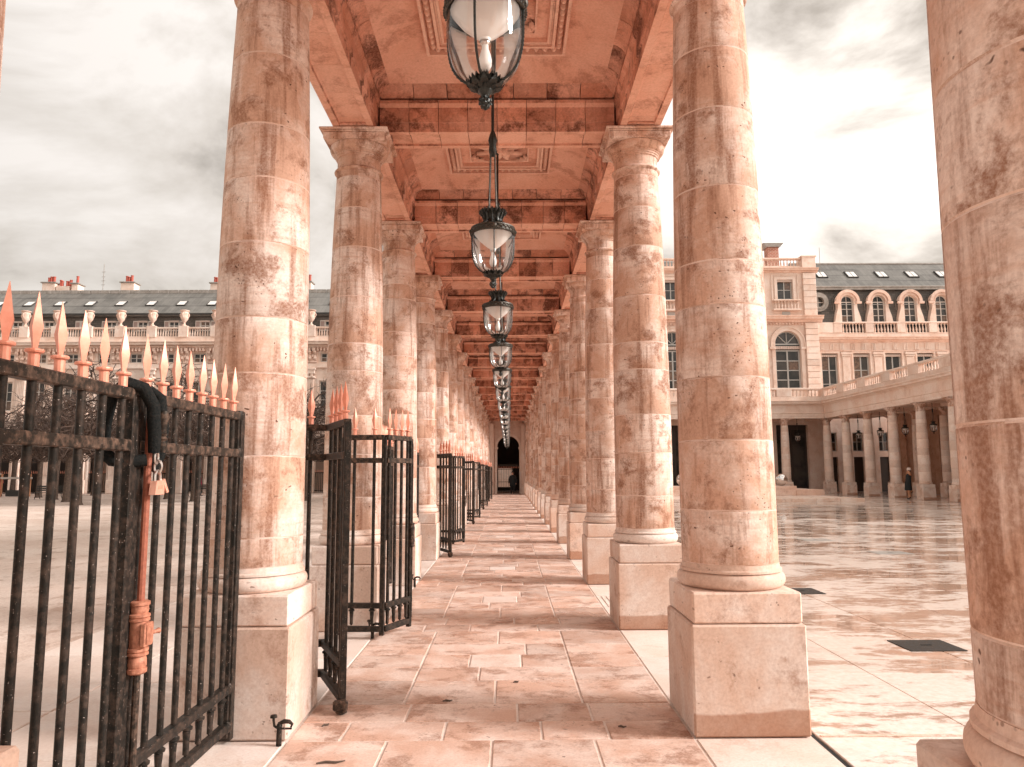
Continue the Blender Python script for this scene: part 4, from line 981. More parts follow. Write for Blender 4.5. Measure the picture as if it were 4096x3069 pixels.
m = MB(); m.box(WX0 + .31, WX1 - .31, wy[-1] - 6, WY - .26, TOP + .55, TOP + 1.28); m.box(2.3, 60, WY + .31, 58.15, TOP + .55, TOP + 1.28); m.box(WX1 + .62, 30.8, wy[-1] - 6, WY - .3, TOP + .9, TOP + 1.25); m.build('terrace_deck', 'stone_facade_warm', cw, smooth=False)  # slab behind the back row is added to keep sky off the wing wall
for y in wy: m = MB(); m.box(WX0 + .31, WX1 - .31, y - .22, y + .22, TOP + .0, TOP + .545); m.build('ceiling_beam', 'stone_facade_warm', cw, smooth=False)
for k in range(7): x = WX0 - 3.15 * k; m = MB(); m.box(x - .22, x + .22, WY + .31, 58.1, TOP + .0, TOP + .545); m.build('ceiling_beam', 'stone_facade_warm', cw, smooth=False)
zb = TOP + 1.335
BAL = baluster_mesh(.52, .075, 'stone_facade')
m = MB(); m.box(WX0 - .28, WX0 + .12, wy[-1] - 6, WY - .13, zb, zb + .28); m.box(2.3, WX0 - .285, WY - .28, WY + .12, zb, zb + .28); m.build('balustrade_base', 'stone_facade', cw, smooth=False)
m = MB(); m.cbox(WX0 - .28, WX0 + .12, wy[-1] - 6, WY - .13, zb + .80, zb + .94, .02); m.cbox(2.3, WX0 - .285, WY - .28, WY + .12, zb + .80, zb + .94, .02); m.build('coping', 'stone_facade', cw, smooth=False)
for k, y in enumerate(wy):
    m = MB(); m.cbox(WX0 - .30, WX0 + .1, y - .55, y + .55, zb + .282, zb + .798, .01); m.build('pedestal', 'stone_facade', cw, smooth=False)
    for j in range(7): inst('baluster', BAL, cw, (WX0 - .08, y - .75 - j * .275, zb + .281))
for k in range(7):
    x = WX0 - 3.15 * k
    if k: m = MB(); m.cbox(x - .55, x + .55, WY - .30, WY + .1, zb + .282, zb + .798, .01); m.build('pedestal', 'stone_facade', cw, smooth=False)
    for j in range(7): inst('baluster', BAL, cw, (x - .75 - j * .275, WY - .08, zb + .281))
# lanterns of the courtyard colonnades: the same pattern as in the gallery
k = 0
for (x, y) in [(25.2, yy - SP / 2) for yy in wy[:-1]] + [(WX0 - 1.57, 56.3), (WX0 - 7.9, 56.3)]:
    c = copy_tree(LP); c.location = (x, y, .45)
    tag(c, ('%s small lantern of the courtyard wing, counted from its inner corner' % ORD[k]) if k < 8 else ('small lantern under the pavilion just left of the corner column' if k == 8 else 'small lantern under the pavilion in the gap left of the near right column'), 'lantern', 'lanterns of the courtyard colonnades'); k += 1
# wall behind the wing, with doors and windows
ww = empty('wing_wall', (30.3, 45, 0), 'shaded stone wall with dark doors and windows behind the courtyard wing columns', 'wall')
m = MB(); m.box(30.3, 30.7, 24, 58.1, 0, 6.6); m.build('wall', 'stone_shade_joint', ww, smooth=False)
for k in range(7):
    y = 54.6 - k * 4.4
    m = MB(); m.box(30.22, 30.296, y - .65, y + .65, 0.02, 2.7); dr = m.build('door', 'door_dark', ww, smooth=False)
    m = MB(); m.box(30.2, 30.218, y - .5, y + .5, 1.35, 2.5); m.build('pane', 'window_glass', dr, smooth=False)
    m = MB(); m.box(30.23, 30.296, y - .6, y + .6, 3.3, 5.0); wn_ = m.build('window', 'frame_grey', ww, smooth=False)
    m = MB(); m.box(30.21, 30.228, y - .5, y - .03, 3.4, 4.9); m.box(30.21, 30.228, y + .03, y + .5, 3.4, 4.9); m.build('pane', 'window_glass', wn_, smooth=False)
    m = MB(); m.box(30.15, 30.298, y + 1.5, y + 2.2, 0, 5.5); m.build('pilaster', 'stone_shade_joint', ww, smooth=False)

# ------------------------------------------------------------------ pavilion with arched windows (right background)
PY = 58.2
pv = empty('pavilion', (14, PY, 0), 'pale stone pavilion with arched windows and a rooftop balustrade behind the courtyard', 'building')
PX1 = 24.85
wxs = [22.36, 17.75, 13.15, 8.55, 3.95]
ops = [(x - 1.02, x + 1.02, 8.0, 12.80, True) for x in wxs] + [(x - .62, x + .62, 15.40, 17.02) for x in wxs] + [(x - 1.25, x + 1.25, 0, 5.3, k == 99) for k, x in enumerate(wxs)]
m = MB(); wall(m, 1.8, PX1, 0, 18.0, PY, .45, ops); m.box(1.8, PX1, PY + .46, PY + 8, 5, 18.0); m.build('wall', 'stone_facade', pv, smooth=False)
for x in wxs:
    window(pv, x, 2.0, 8.0, 11.30, PY + .22, 2, 4, .11, .07, 'frame_grey'); 
    aw = MB(); pts = arch_pts(x, .93, 11.80, 11.80, 14)[1:-1]
    aw.ring(pts, arch_pts(x, 1.0, 11.80, 11.80, 14)[1:-1], PY + .2, PY + .28)
    for a in (math.pi / 4, math.pi / 2, 3 * math.pi / 4): aw.tube([(x, PY + .24, 11.80), (x + .93 * math.cos(a), PY + .24, 11.80 + .93 * math.sin(a))], .04, 4)
    aw.box(x - 1.0, x + 1.0, PY + .2, PY + .28, 11.70, 11.82)
    fl_ = aw.build('fanlight', 'frame_grey', pv, smooth=False); q_ = MB(); q_.prism(arch_pts(x, .95, 11.80, 11.80, 14)[1:-1], 'y', PY + .275, PY + .29); q_.build('pane', 'window_glass', fl_, smooth=False)
    m = MB(); m.box(x - 1.0, x + 1.0, PY + .16, PY + .3, 11.30, 11.70); m.build('transom', 'dark_void', pv, smooth=False)
    m = MB()
    for j in range(14): xa = x - 1.0 + j * 2.0 / 14; m.cbox(xa + .01, xa + 2.0 / 14 - .01, PY + .06, PY + .16, 11.34, 11.60, .02)
    m.build('awning', 'awning', pv, smooth=False)
    m = MB(); m.ring(arch_pts(x, 1.03, 8.0, 11.78, 18), arch_pts(x, 1.30, 8.0, 11.78, 18), PY - .10, PY - .003); m.ring(arch_pts(x, 1.30, 11.5, 11.78, 18), arch_pts(x, 1.40, 11.5, 11.78, 18), PY - .16, PY - .003)
    m.cbox(x - 1.5, x - 1.02, PY - .18, PY - .004, 11.30, 11.50, .02); m.cbox(x + 1.02, x + 1.5, PY - .18, PY - .004, 11.30, 11.50, .02); m.build('archivolt', 'stone_facade', pv, smooth=False)
    window(pv, x, 1.2, 15.42, 17.0, PY + .2, 2, 2, .08, .05, 'frame_grey')
    m = MB(); m.box(x - .62, x + .62, PY + .02, PY + .19, 16.86, 17.01); m.build('awning', 'awning', pv, smooth=False)
    m = MB(); m.ring([(x - .64, 15.3), (x - .64, 17.03), (x + .64, 17.03), (x + .64, 15.3)], [(x - .86, 15.3), (x - .86, 17.25), (x + .86, 17.25), (x + .86, 15.3)], PY - .08, PY - .003)
    m.ring([(x - .98, 15.3), (x - .98, 17.34), (x + .98, 17.34), (x + .98, 15.3)], [(x - 1.1, 15.3), (x - 1.1, 17.45), (x + 1.1, 17.45), (x + 1.1, 15.3)], PY - .05, PY - .003); m.build('surround', 'stone_facade', pv, smooth=False)
    m = MB(); m.cbox(x - 1.1, x + 1.1, PY - .42, PY - .004, 15.22, 15.32, .02); m.box(x - 1.1, x + 1.1, PY - .38, PY - .004, 14.45, 14.58); m.build('balcony', 'stone_facade', pv, smooth=False)
    sb = baluster_mesh(.63, .06, 'stone_facade')
    for j in range(8): inst('baluster', sb, pv, (x - .9 + j * .257, PY - .26, 14.585))
    m = MB(); m.box(x - .32, x + .32, PY - .05, PY - .003, 14.08, 14.38); m.build('plaque', 'frame_grey', pv, smooth=False)
    # ground floor doorway
    m = MB(); m.box(x - 1.24, x + 1.24, PY + .36, PY + .42, .0, 5.28); dr = m.build('door', 'door_dark', pv, smooth=False)
    m = MB(); m.box(x - 1.1, x - .08, PY + .335, PY + .358, .4, 4.9); m.box(x + .08, x + 1.1, PY + .335, PY + .358, .4, 4.9); m.build('pane', 'window_glass', dr, smooth=False)
# rusticated piers
for x in [PX1 - .55] + [(a + b) / 2 for a, b in zip(wxs[:-1], wxs[1:])]:
    hw = .52 if x > 24 else .62
    for lo, hi, n in ((7.0, 13.45, 13), (14.05, 17.55, 7)):
        if x < 24 and lo > 10: continue
        for j in range(n):
            z0_, z1_ = lo + (hi - lo) * j / n, lo + (hi - lo) * (j + 1) / n
            m = MB(); m.cbox(x - hw, x + hw, PY - (.22 if x > 24 else .08), PY - .004, z0_ + .012, z1_ - .012, .02); m.build('pier_block', 'stone_facade', pv, smooth=False)
def corn(mb, x0, x1, y, z, h, d): mb.prism([(y - .003, z), (y - d * .25, z + h * .15), (y - d * .3, z + h * .4), (y - d * .85, z + h * .5), (y - d * .85, z + h * .75), (y - d, z + h * .9), (y - d, z + h), (y - .003, z + h + .04)], 'x', x0, x1)
m = MB(); corn(m, 1.8, PX1 + .35, PY, 13.46, .55, .55); m.build('cornice', 'stone_facade_warm', pv, smooth=False)
m = MB(); corn(m, 1.8, PX1 + .2, PY, 17.58, .36, .4); m.build('cornice', 'stone_facade_warm', pv, smooth=False)
m = MB()
for j in range(90): x = 1.9 + j * .257; m.box(x, x + .13, PY - .2, PY - .003, 13.33, 13.45)
tag(m.build('dentils', 'stone_facade_warm', pv, smooth=False), kind='stuff')
m = MB(); m.box(1.8, PX1, PY - .02, PY + .3, 18.0, 18.18); m.cbox(1.8, PX1 - 1.1, PY - .06, PY + .34, 18.72, 18.85, .02); m.build('parapet', 'stone_facade', pv, smooth=False)
m = MB(); m.cbox(PX1 - 1.08, PX1 + .02, PY - .22, PY + .7, 17.98, 18.86, .02); m.cbox(PX1 - 1.15, PX1 + .1, PY - .3, PY + .78, 18.862, 18.98, .02); m.build('corner_block', 'stone_facade', pv, smooth=False)
RB = baluster_mesh(.53, .07, 'stone_facade_warm')
for j in range(60): inst('baluster', RB, pv, (PX1 - 1.35 - j * .265, PY + .14, 18.185))
m = MB(); m.box(22.0, 22.95, PY + 2.5, PY + 3.3, 18.0, 20.5); chm = m.build('chimney', 'chimney_brick', pv, smooth=False)
m = MB(); m.prism([(21.9, 20.505), (21.6, 20.85), (23.35, 20.85), (23.05, 20.505)], 'y', PY + 2.3, PY + 3.5); m.build('chimney_cap', 'zinc', chm, smooth=False)
m = MB(); m.prism([(PY + .9, 18.01), (PY + 2.5, 19.3), (PY + 7.5, 19.3), (PY + 8, 18.01)], 'x', 1.8, 15.5); m.build('roof', 'slate_roof', pv, smooth=False)
m = MB(); m.tube([(26.0, PY + 1.6, 17.9), (26.02, PY + 1.6, 20.2)], .02, 5); m.build('mast', 'zinc', pv)

# ------------------------------------------------------------------ mansard wing right of the pavilion
MY = 59.2
mw = empty('mansard_building', (35, MY, 0), 'stone building with slate mansard roof and arched dormers right of the pavilion', 'building')
MX0, MX1 = PX1 + .01, 47.0
lx = [26.1 + 2.6 * k for k in range(8)]
dxs = [25.9 + 2.1 * k for k in range(3)]
ops = [(x - .66, x + .66, 7.4, 11.14) for x in lx] + [(x - .42, x + .42, 0, 2.75) for x in dxs] + [(x - .42, x + .42, 3.2, 4.7) for x in dxs]
m = MB(); wall(m, MX0, MX1, 0, 12.8, MY, .4, ops); m.box(MX0, MX1, MY + .42, MY + 9, 0, 12.8); m.build('wall', 'stone_facade', mw, smooth=False)
for k, x in enumerate(lx):
    window(mw, x, 1.30, 7.42, 11.0, MY + .2, 2, 3, .10, .06, 'frame_grey')
    m = MB()
    for j in range(8): xa = x - .64 + j * .16; m.cbox(xa + .008, xa + .152, MY + .05, MY + .16, 10.86, 11.05, .015)
    m.build('awning', 'awning', mw, smooth=False)
    m = MB(); m.ring([(x - .68, 7.3), (x - .68, 11.16), (x + .68, 11.16), (x + .68, 7.3)], [(x - .82, 7.3), (x - .82, 11.3), (x + .82, 11.3), (x + .82, 7.3)], MY - .06, MY - .003); m.build('surround', 'stone_facade', mw, smooth=False)
    xp = x + 1.3
    m = MB(); m.cbox(xp - .30, xp + .30, MY - .10, MY - .004, 7.0, 10.85, .02); m.cbox(xp - .36, xp + .36, MY - .16, MY - .004, 10.86, 11.0, .02); m.cbox(xp - .42, xp + .42, MY - .2, MY - .004, 11.01, 11.2, .02); m.build('pilaster', 'stone_facade', mw, smooth=False)
    if k % 1 == 0:
        m = MB()
        for xx in (x - .65, x + .2, x + 1.05):
            for q_ in (-.12, 0, .12): m.box(xx + q_ - .045, xx + q_ + .045, MY - .06, MY - .003, 11.42, 11.95)
        m.build('triglyph', 'stone_facade', mw, smooth=False)
for x in dxs:
    m = MB(); m.box(x - .42, x + .42, MY + .25, MY + .3, 0, 2.75); m.build('door', 'door_dark', mw, smooth=False); window(mw, x, .82, 3.2, 4.7, MY + .2, 2, 2, .06, .04, 'frame_grey')
m = MB(); corn(m, MX0 + .02, MX1, MY, 12.02, .42, .5); m.box(MX0, MX1, MY - .1, MY - .003, 11.3, 11.38); m.build('cornice', 'stone_facade_warm', mw, smooth=False)
m = MB(); m.box(MX0, MX1, MY - .02, MY + .3, 12.80, 12.84); m.box(MX0 + .02, MX0 + 1.7, MY - .04, MY + .3, 12.85, 13.7); m.cbox(MX0 + 1.72, MX1, MY - .08, MY + .34, 13.62, 13.74, .02); m.build('parapet', 'stone_facade', mw, smooth=False)
for k in range(8):
    x = MX0 + 2.05 + k * 2.6
    m = MB(); m.cbox(x - .33, x + .33, MY - .06, MY + .32, 12.85, 13.615, .01); m.build('pedestal', 'stone_facade', mw, smooth=False)
    mb2 = baluster_mesh(.76, .085, 'stone_facade')
    for j in range(7): inst('baluster', mb2, mw, (x + .5 + j * .267, MY + .13, 12.85))
m = MB(); m.prism([(MY + .7, 13.6), (MY + 1.25, 16.75), (MY + 8, 16.75), (MY + 8.6, 13.6)], 'x', MX0, MX1); rf = m.build('lower_roof', 'slate_steep', mw, smooth=False)
m = MB(); m.prism([(MY + .98, 16.76), (MY + 1.02, 17.0), (MY + 4.2, 19.75), (MY + 5, 19.75), (MY + 8.2, 16.9)], 'x', MX0, MX1); rf2 = m.build('upper_roof', 'slate_roof', mw, smooth=False)
m = MB(); m.tube([(MX0, MY + 4.3, 19.8), (MX1, MY + 4.3, 19.8)], .14, 8); m.build('ridge', 'zinc', rf2)
m = MB(); m.box(MX0, MX1, MY + .86, MY + 1.0, 16.66, 16.98); m.tube([(MX0, MY + .86, 16.9), (MX1, MY + .86, 16.9)], .07, 8); m.build('gutter', 'zinc', rf2)
for k in range(6):
    x = 26.9 + k * 2.6; m = MB(); y_, z_ = MY + 2.6, 18.36; sl = math.atan2(2.75, 3.18)
    vs = lambda u, w_, o_: (x + u, y_ + w_ * math.cos(sl) - o_ * math.sin(sl), z_ + w_ * math.sin(sl) + o_ * math.cos(sl))
    P = [vs(-.45, -.55, .0), vs(.45, -.55, .0), vs(.45, .55, .0), vs(-.45, .55, .0), vs(-.45, -.55, .1), vs(.45, -.55, .1), vs(.45, .55, .1), vs(-.45, .55, .1)]
    m.add(P, [(0, 3, 2, 1), (4, 5, 6, 7), (0, 1, 5, 4), (1, 2, 6, 5), (2, 3, 7, 6), (3, 0, 4, 7)]); sk = m.build('skylight', 'slate_dark', rf2, smooth=False)
for k in range(6):
    x = 26.9 + k * 2.6; m = MB()
    P = [vs(-.36, -.46, .103), vs(-.03, -.46, .103), vs(-.03, .46, .103), vs(-.36, .46, .103), vs(.03, -.46, .103), vs(.36, -.46, .103), vs(.36, .46, .103), vs(.03, .46, .103)]
    P = [(px, py, pz) for px, py, pz in P]; m.add(P, [(0, 1, 2, 3), (4, 5, 6, 7)]); m.build('skylight_pane', 'skylight_glass', rf2, smooth=False)
# dormers
def dormer(x):
    y = MY + .42; zb_, zs_, hw = 13.75, 15.55, .52
    inner = arch_pts(x, hw, zb_, zs_, 14)
    n = len(inner); outer = []
    for i, (px, pz) in enumerate(inner):
        if i == 0: outer.append((x - 1.06, zb_))
        elif i == n - 1: outer.append((x + 1.06, zb_))
        else: a = math.pi - math.pi * (i - 1) / 14; outer.append((x + .88 * math.cos(a), zs_ + .88 * math.sin(a)))
    m = MB(); m.ring([(x - hw, zb_), (x - hw, 14.3), (x - hw, 15.0)] + inner[1:-1] + [(x + hw, 15.0), (x + hw, 14.3), (x + hw, zb_)],
           [(x - 1.10, zb_), (x - 1.02, 14.25), (x - .80, 15.0)] + [(x - .78, zs_)] + outer[2:-2] + [(x + .78, zs_)] + [(x + .80, 15.0), (x + 1.02, 14.25), (x + 1.10, zb_)], y, y + .5)
    d = m.build('dormer', 'stone_facade', mw, smooth=False)
    m = MB(); m.ring(arch_pts(x, .74, 15.4, zs_, 14)[1:-1], arch_pts(x, .98, 15.4, zs_, 14)[1:-1], y - .14, y - .003); m.cbox(x - 1.12, x - .66, y - .16, y - .004, zs_ - .22, zs_ - .02, .03); m.cbox(x + .66, x + 1.12, y - .16, y - .004, zs_ - .22, zs_ - .02, .03)
    m.ring(arch_pts(x, .54, 15.4, zs_, 14)[1:-1], arch_pts(x, .62, 15.4, zs_, 14)[1:-1], y - .07, y - .003); m.build('hood', 'stone_facade_warm', d, smooth=False)
    for s_ in (-1, 1):
        m = MB(); m.lathe([(.21, -.08), (.21, 0), (.15, .0), (.15, -.04), (.08, -.04), (.08, .02), (.0, .02)], 14); ob = m.build('scroll', 'stone_facade', d); ob.location = Vector((x + s_ * .86, y - .03, 13.98)) - wloc(d); ob.rotation_euler = (R(90), 0, 0)
    m = MB(); pts = arch_pts(x, .95, 15.5, zs_, 12)[1:-1]
    vs_ = [(p[0], y + .51, p[1]) for p in pts] + [(p[0], y + 1.6, p[1]) for p in pts]; nn = len(pts); m.add(vs_, [(i, i + 1, nn + i + 1, nn + i) for i in range(nn - 1)]); m.box(x - .95, x - .9, y + .51, y + 1.4, 13.8, zs_); m.box(x + .9, x + .95, y + .51, y + 1.4, 13.8, zs_); m.build('dormer_roof', 'zinc', d)
    wd = window(mw, x, 1.02, zb_ + .02, zs_ + .51, y + .2, 2, 3, .07, .045, 'frame_paint', arched=True)
    m = MB(); m.tube([(x - .6, y - .02, 15.28), (x + .6, y - .02, 15.28)], .02, 5); m.build('rail', 'frame_grey', d)
for k in range(7): dormer(28.03 + 2.6 * k)
m = MB(); y = MY + .78
for (r0, r1, dy) in ((.62, .80, 0), (.42, .60, -.05)):
    m.ring([(25.75 + r0 * math.cos(a), 15.55 + r0 * math.sin(a)) for a in [2 * math.pi * q_ / 24 for q_ in range(25)]], [(25.75 + r1 * math.cos(a), 15.55 + r1 * math.sin(a)) for a in [2 * math.pi * q_ / 24 for q_ in range(25)]], y + dy - .2, y + dy + .4)
oc = m.build('oculus', 'zinc', mw); q_ = MB(); q_.prism([(25.75 + .45 * math.cos(2 * math.pi * k / 20), 15.55 + .45 * math.sin(2 * math.pi * k / 20)) for k in range(20)], 'y', y + .1, y + .14); q_.build('pane', 'window_glass', oc, smooth=False)
m = MB(); m.box(25.72, 25.78, y + .02, y + .09, 15.1, 16.0); m.box(25.3, 26.2, y + .03, y + .08, 15.52, 15.58); m.build('glazing_bar', 'frame_paint', oc, smooth=False)

# ------------------------------------------------------------------ long garden building (left background)
LY = 66.0
lb = empty('garden_building', (-28, LY, 0), 'long stone building with slate roof, urns and shutters beyond the garden trees', 'building')
BW = 2.87; pxs = [-17.87 + BW * k for k in range(-12, 5)]; LX0, LX1 = pxs[0] - BW, pxs[-1] + .3
wx = [x + BW / 2 for x in pxs[:-1]]
ops = [(x - .55, x + .55, 11.66, 12.50) for x in wx] + [(x - .6, x + .6, 7.35, 9.95) for x in wx] + [(x - .85, x + .85, 0, 4.9, True) for x in wx]
m = MB(); wall(m, LX0, LX1, 0, 13.5, LY, .5, ops); m.build('wall', 'stone_facade', lb, smooth=False)
m = MB(); m.box(LX0, LX1, LY + 4.5, LY + 4.7, 0, 6.5); m.build('arcade_wall', 'stone_facade_warm', lb, smooth=False)
m = MB(); m.box(LX0, LX1, LY + .52, LY + 4.5, 5.4, 6.0); m.box(LX0, LX1, LY + .55, LY + .6, 6.1, 13.4); m.build('floor_slab', 'dark_void', lb, smooth=False)
URN = MB(); URN.lathe([(.2, 0), (.2, .1), (.1, .16), (.08, .3), (.16, .42), (.30, .62), (.33, .80), (.30, .92), (.34, 1.05), (.36, 1.2), (.30, 1.28), (.40, 1.36), (.42, 1.43), (.32, 1.46)], 14)
for a in (0, math.pi / 2, math.pi, 3 * math.pi / 2): URN.tube([(.33 * math.cos(a), .33 * math.sin(a), 1.15), (.42 * math.cos(a), .42 * math.sin(a), 1.05), (.40 * math.cos(a), .40 * math.sin(a), .9), (.3 * math.cos(a), .3 * math.sin(a), .75)], .05, 5)
URN = URN.mesh('urn', 'stone_facade_warm')
for x in pxs:
    inst('urn', URN, lb, (x, LY - .12, 14.98))
    m = MB(); m.cbox(x - .42, x + .42, LY - .36, LY + .16, 13.95, 14.97, .02); m.build('pedestal', 'stone_facade', lb, smooth=False)
    m = MB(); m.cbox(x - .36, x + .36, LY - .16, LY - .004, 1.2, 10.15, .02)
    for q_ in range(5): m.box(x - .28 + q_ * .14 - .035, x - .28 + q_ * .14 + .035, LY - .19, LY - .162, 1.6, 10.0)
    m.cbox(x - .46, x + .46, LY - .24, LY - .004, 0, 1.19, .03)
    for s_ in (-1, 1):
        m.lathe([(.16, 0), (.16, .12)], 12, x + s_ * .34, LY - .28, 10.2)
        m.box(x + s_ * .2 - .1, x + s_ * .2 + .1, LY - .26, LY - .18, 10.25, 10.6)
    m.cbox(x - .5, x + .5, LY - .3, LY - .004, 10.17, 10.32, .03); m.cbox(x - .46, x + .46, LY - .28, LY - .004, 10.55, 10.9, .04); m.cbox(x - .55, x + .55, LY - .34, LY - .004, 10.905, 11.1, .02); m.build('pilaster', 'stone_facade', lb, smooth=False)
    # carved consoles between the top windows
    m = MB(); m.cbox(x - .62, x + .62, LY - .18, LY - .004, 11.58, 11.72, .03); m.box(x - .58, x + .58, LY - .08, LY - .004, 11.73, 12.62)
    for s_ in (-.46, 0, .46): m.prism([(LY - .10, 11.74), (LY - .3, 11.95), (LY - .22, 12.25), (LY - .42, 12.5), (LY - .42, 12.62), (LY - .085, 12.62)], 'x', x + s_ - .11, x + s_ + .11)
    for s_ in (-.23, .23): m.lathe([(.02, 0), (.13, .08), (.16, .2), (.12, .34), (.02, .42)], 10, x + s_, LY - .1, 12.0)
    m.build('console', 'stone_facade_warm', lb, smooth=False)
    m = MB(); 
    for q_ in range(3): m.box(x + .9 + q_ * .3 - .55, x + .9 + q_ * .3 - .40, LY - .42, LY - .004, 12.64, 12.92)
    for q_ in range(3): m.box(x - .4 + q_ * .3, x - .25 + q_ * .3, LY - .42, LY - .004, 12.64, 12.92)
    for q_ in range(3): m.box(x + 1.25 + q_ * .3, x + 1.40 + q_ * .3, LY - .42, LY - .004, 12.64, 12.92)
    m.build('modillions', 'stone_facade_warm', lb, smooth=False)
AY = LY + 1.1
for i, x in enumerate(wx):
    window(lb, x, 1.08, 11.66, 12.50, LY + .2, 2, 2, .08, .05, 'frame_paint'); window(lb, x, 1.18, 7.35, 9.95, LY + .2, 2, 3, .09, .05, 'frame_paint')
    m = MB(); m.ring([(x - .62, 7.3), (x - .62, 9.97), (x + .62, 9.97), (x + .62, 7.3)], [(x - .78, 7.3), (x - .78, 10.12), (x + .78, 10.12), (x + .78, 7.3)], LY - .06, LY - .003); m.build('surround', 'stone_facade', lb, smooth=False)
    m = MB(); m.ring(arch_pts(x, .86, 0, 4.05, 12), arch_pts(x, 1.0, 0, 4.05, 12), LY - .05, LY - .003); m.build('archivolt', 'stone_facade', lb, smooth=False)
    # attic window with shutters
    if i % 6 == 4: 
        m = MB(); m.box(x - .5, x + .5, AY - .06, AY - .004, 14.9, 15.75); cw_ = m.build('window', 'frame_paint', lb, smooth=False); m = MB(); m.box(x - .42, x - .1, AY - .08, AY - .062, 14.95, 15.6); m.box(x + .1, x + .42, AY - .08, AY - .062, 14.95, 15.6); m.build('shutter', 'shutter', cw_, smooth=False)
    else:
        window(lb, x, .9, 14.75, 15.72, AY - .10, 2, 2, .07, .05, 'frame_paint')
        m = MB(); m.box(x - .44, x + .44, AY - .18, AY - .11, 15.55, 15.72); m.build('awning', 'awning', lb, smooth=False)
        for s_ in (-1, 1):
            m = MB(); a_, c_ = sorted((x + s_ * .47, x + s_ * .93)); m.box(a_, c_, AY - .08, AY - .02, 14.72, 15.72)
            sh = m.build('shutter', 'frame_paint', lb, smooth=False); m = MB(); m.box(a_ + .07, c_ - .07, AY - .09, AY - .081, 14.82, 15.62); m.build('louvre', 'shutter', sh, smooth=False)
    # ground-floor railing between the piers
    m = MB(); m.box(x - .85, x + .85, LY + .23, LY + .27, 1.7, 1.76); m.box(x - .85, x + .85, LY + .23, LY + .27, .15, .21)
    for q_ in range(11): xx = x - .78 + q_ * .156; m.box(xx - .016, xx + .016, LY + .235, LY + .265, .05, 1.78)
    rl = m.build('railing', 'iron', lb, smooth=False); m = MB()
    for q_ in range(11): xx = x - .78 + q_ * .156; m.lathe([(.02, 1.785), (.03, 1.85), (.002, 2.05)], 4, xx, LY + .25)
    m.build('spear_heads', 'gold', rl, smooth=False)
    m = MB(); m.box(x - .75, x + .75, LY + 4.40, LY + 4.498, .1, 3.2); m.build('shop_front', 'door_dark', lb, smooth=False)
    # first-floor balustrade
    m = MB(); m.box(x - .62, x + .62, LY - .2, LY - .004, 7.2, 7.28)
    for q_ in range(6): m.lathe([(.05, 0), (.07, .15), (.03, .4), (.05, .5)], 6, x - .5 + q_ * .2, LY - .12, 6.7)
    m.box(x - .62, x + .62, LY - .2, LY - .004, 6.6, 6.695); m.build('balcony', 'stone_facade', lb, smooth=False)
    m = MB(); m.box(x - 1.0, x + 1.0, LY - .14, LY + .1, 13.95, 14.06)
    for q_ in range(9): m.lathe([(.07, 0), (.085, .2), (.045, .5), (.06, .62), (.075, .68)], 6, x - .92 + q_ * .23, LY - .05, 14.065)
    m.box(x - 1.0, x + 1.0, LY - .18, LY + .12, 14.75, 14.90); m.build('balustrade', 'stone_facade', lb, smooth=False)
m = MB(); corn(m, LX0, LX1, LY, 12.93, .58, .7); m.box(LX0, LX1, LY - .18, LY - .003, 11.12, 11.5); m.box(LX0, LX1, LY - .12, LY - .003, 6.3, 6.59); m.box(LX0, LX1, LY - .1, LY - .003, 5.2, 5.35); m.build('cornice', 'stone_facade', lb, smooth=False)
m = MB(); m.box(LX0, LX1, LY - .25, LY + 1.0, 13.56, 13.94); m.build('parapet_base', 'stone_facade', lb, smooth=False)
m = MB(); m.box(LX0, LX1, AY, AY + 6, 13.6, 16.1); m.build('attic_wall', 'slate_steep', lb, smooth=False)
m = MB(); m.prism([(AY - .35, 16.1), (AY - .4, 16.38), (AY + 3.6, 19.25), (AY + 4.4, 19.25), (AY + 8, 16.3)], 'x', LX0, LX1); rf = m.build('roof', 'slate_roof', lb, smooth=False)
m = MB(); m.box(LX0, LX1, AY - .5, AY - .36, 16.22, 16.36); m.build('gutter', 'slate_dark', rf, smooth=False)
m = MB()
x = LX0
while x < LX1: m.cbox(x + .01, x + .95, AY + 3.5, AY + 4.4, 19.18, 19.55, .03); x += .96
m.build('ridge', 'zinc', rf, smooth=False)
sl = math.atan2(2.87, 4.0)
for i, x in enumerate(wx):
    def V(u, w_, o_): return (x + u + w_ * .0, AY + 1.35 + w_ * math.cos(sl) - o_ * math.sin(sl), 17.64 + w_ * math.sin(sl) + o_ * math.cos(sl))
    m = MB(); P = [V(-.42, -.5, 0), V(.42, -.5, 0), V(.42, .5, 0), V(-.42, .5, 0), V(-.42, -.5, .1), V(.42, -.5, .1), V(.42, .5, .1), V(-.42, .5, .1)]
    m.add(P, [(0, 3, 2, 1), (4, 5, 6, 7), (0, 1, 5, 4), (1, 2, 6, 5), (2, 3, 7, 6), (3, 0, 4, 7)]); sk_ = m.build('skylight', 'slate_dark', rf, smooth=False)
    m = MB(); m.add([V(-.34, -.42, .104), V(.34, -.42, .104), V(.34, .42, .104), V(-.34, .42, .104)], [(0, 1, 2, 3)]); m.build('skylight_pane', 'skylight_glass', rf, smooth=False)
CY = AY + 4.0
def chimney(x0, x1, zt, pots, cap=True):
    m = MB(); m.cbox(x0, x1, CY - .45, CY + .6, 18.7, zt - .12, .02); c = m.build('chimney', 'stone_facade', lb, smooth=False)
    if cap: m = MB(); m.cbox(x0 - .12, x1 + .12, CY - .57, CY + .72, zt - .118, zt, .02); m.build('chimney_cap', 'zinc', c, smooth=False)
    for px in pots: m = MB(); h = random.uniform(.45, .7); m.lathe([(.13, 0), (.115, h), (.14, h + .02), (.14, h + .08), (.1, h + .08)], 10, px, CY, zt - (.0 if cap else .12)); m.build('chimney_pot', 'terracotta', c)
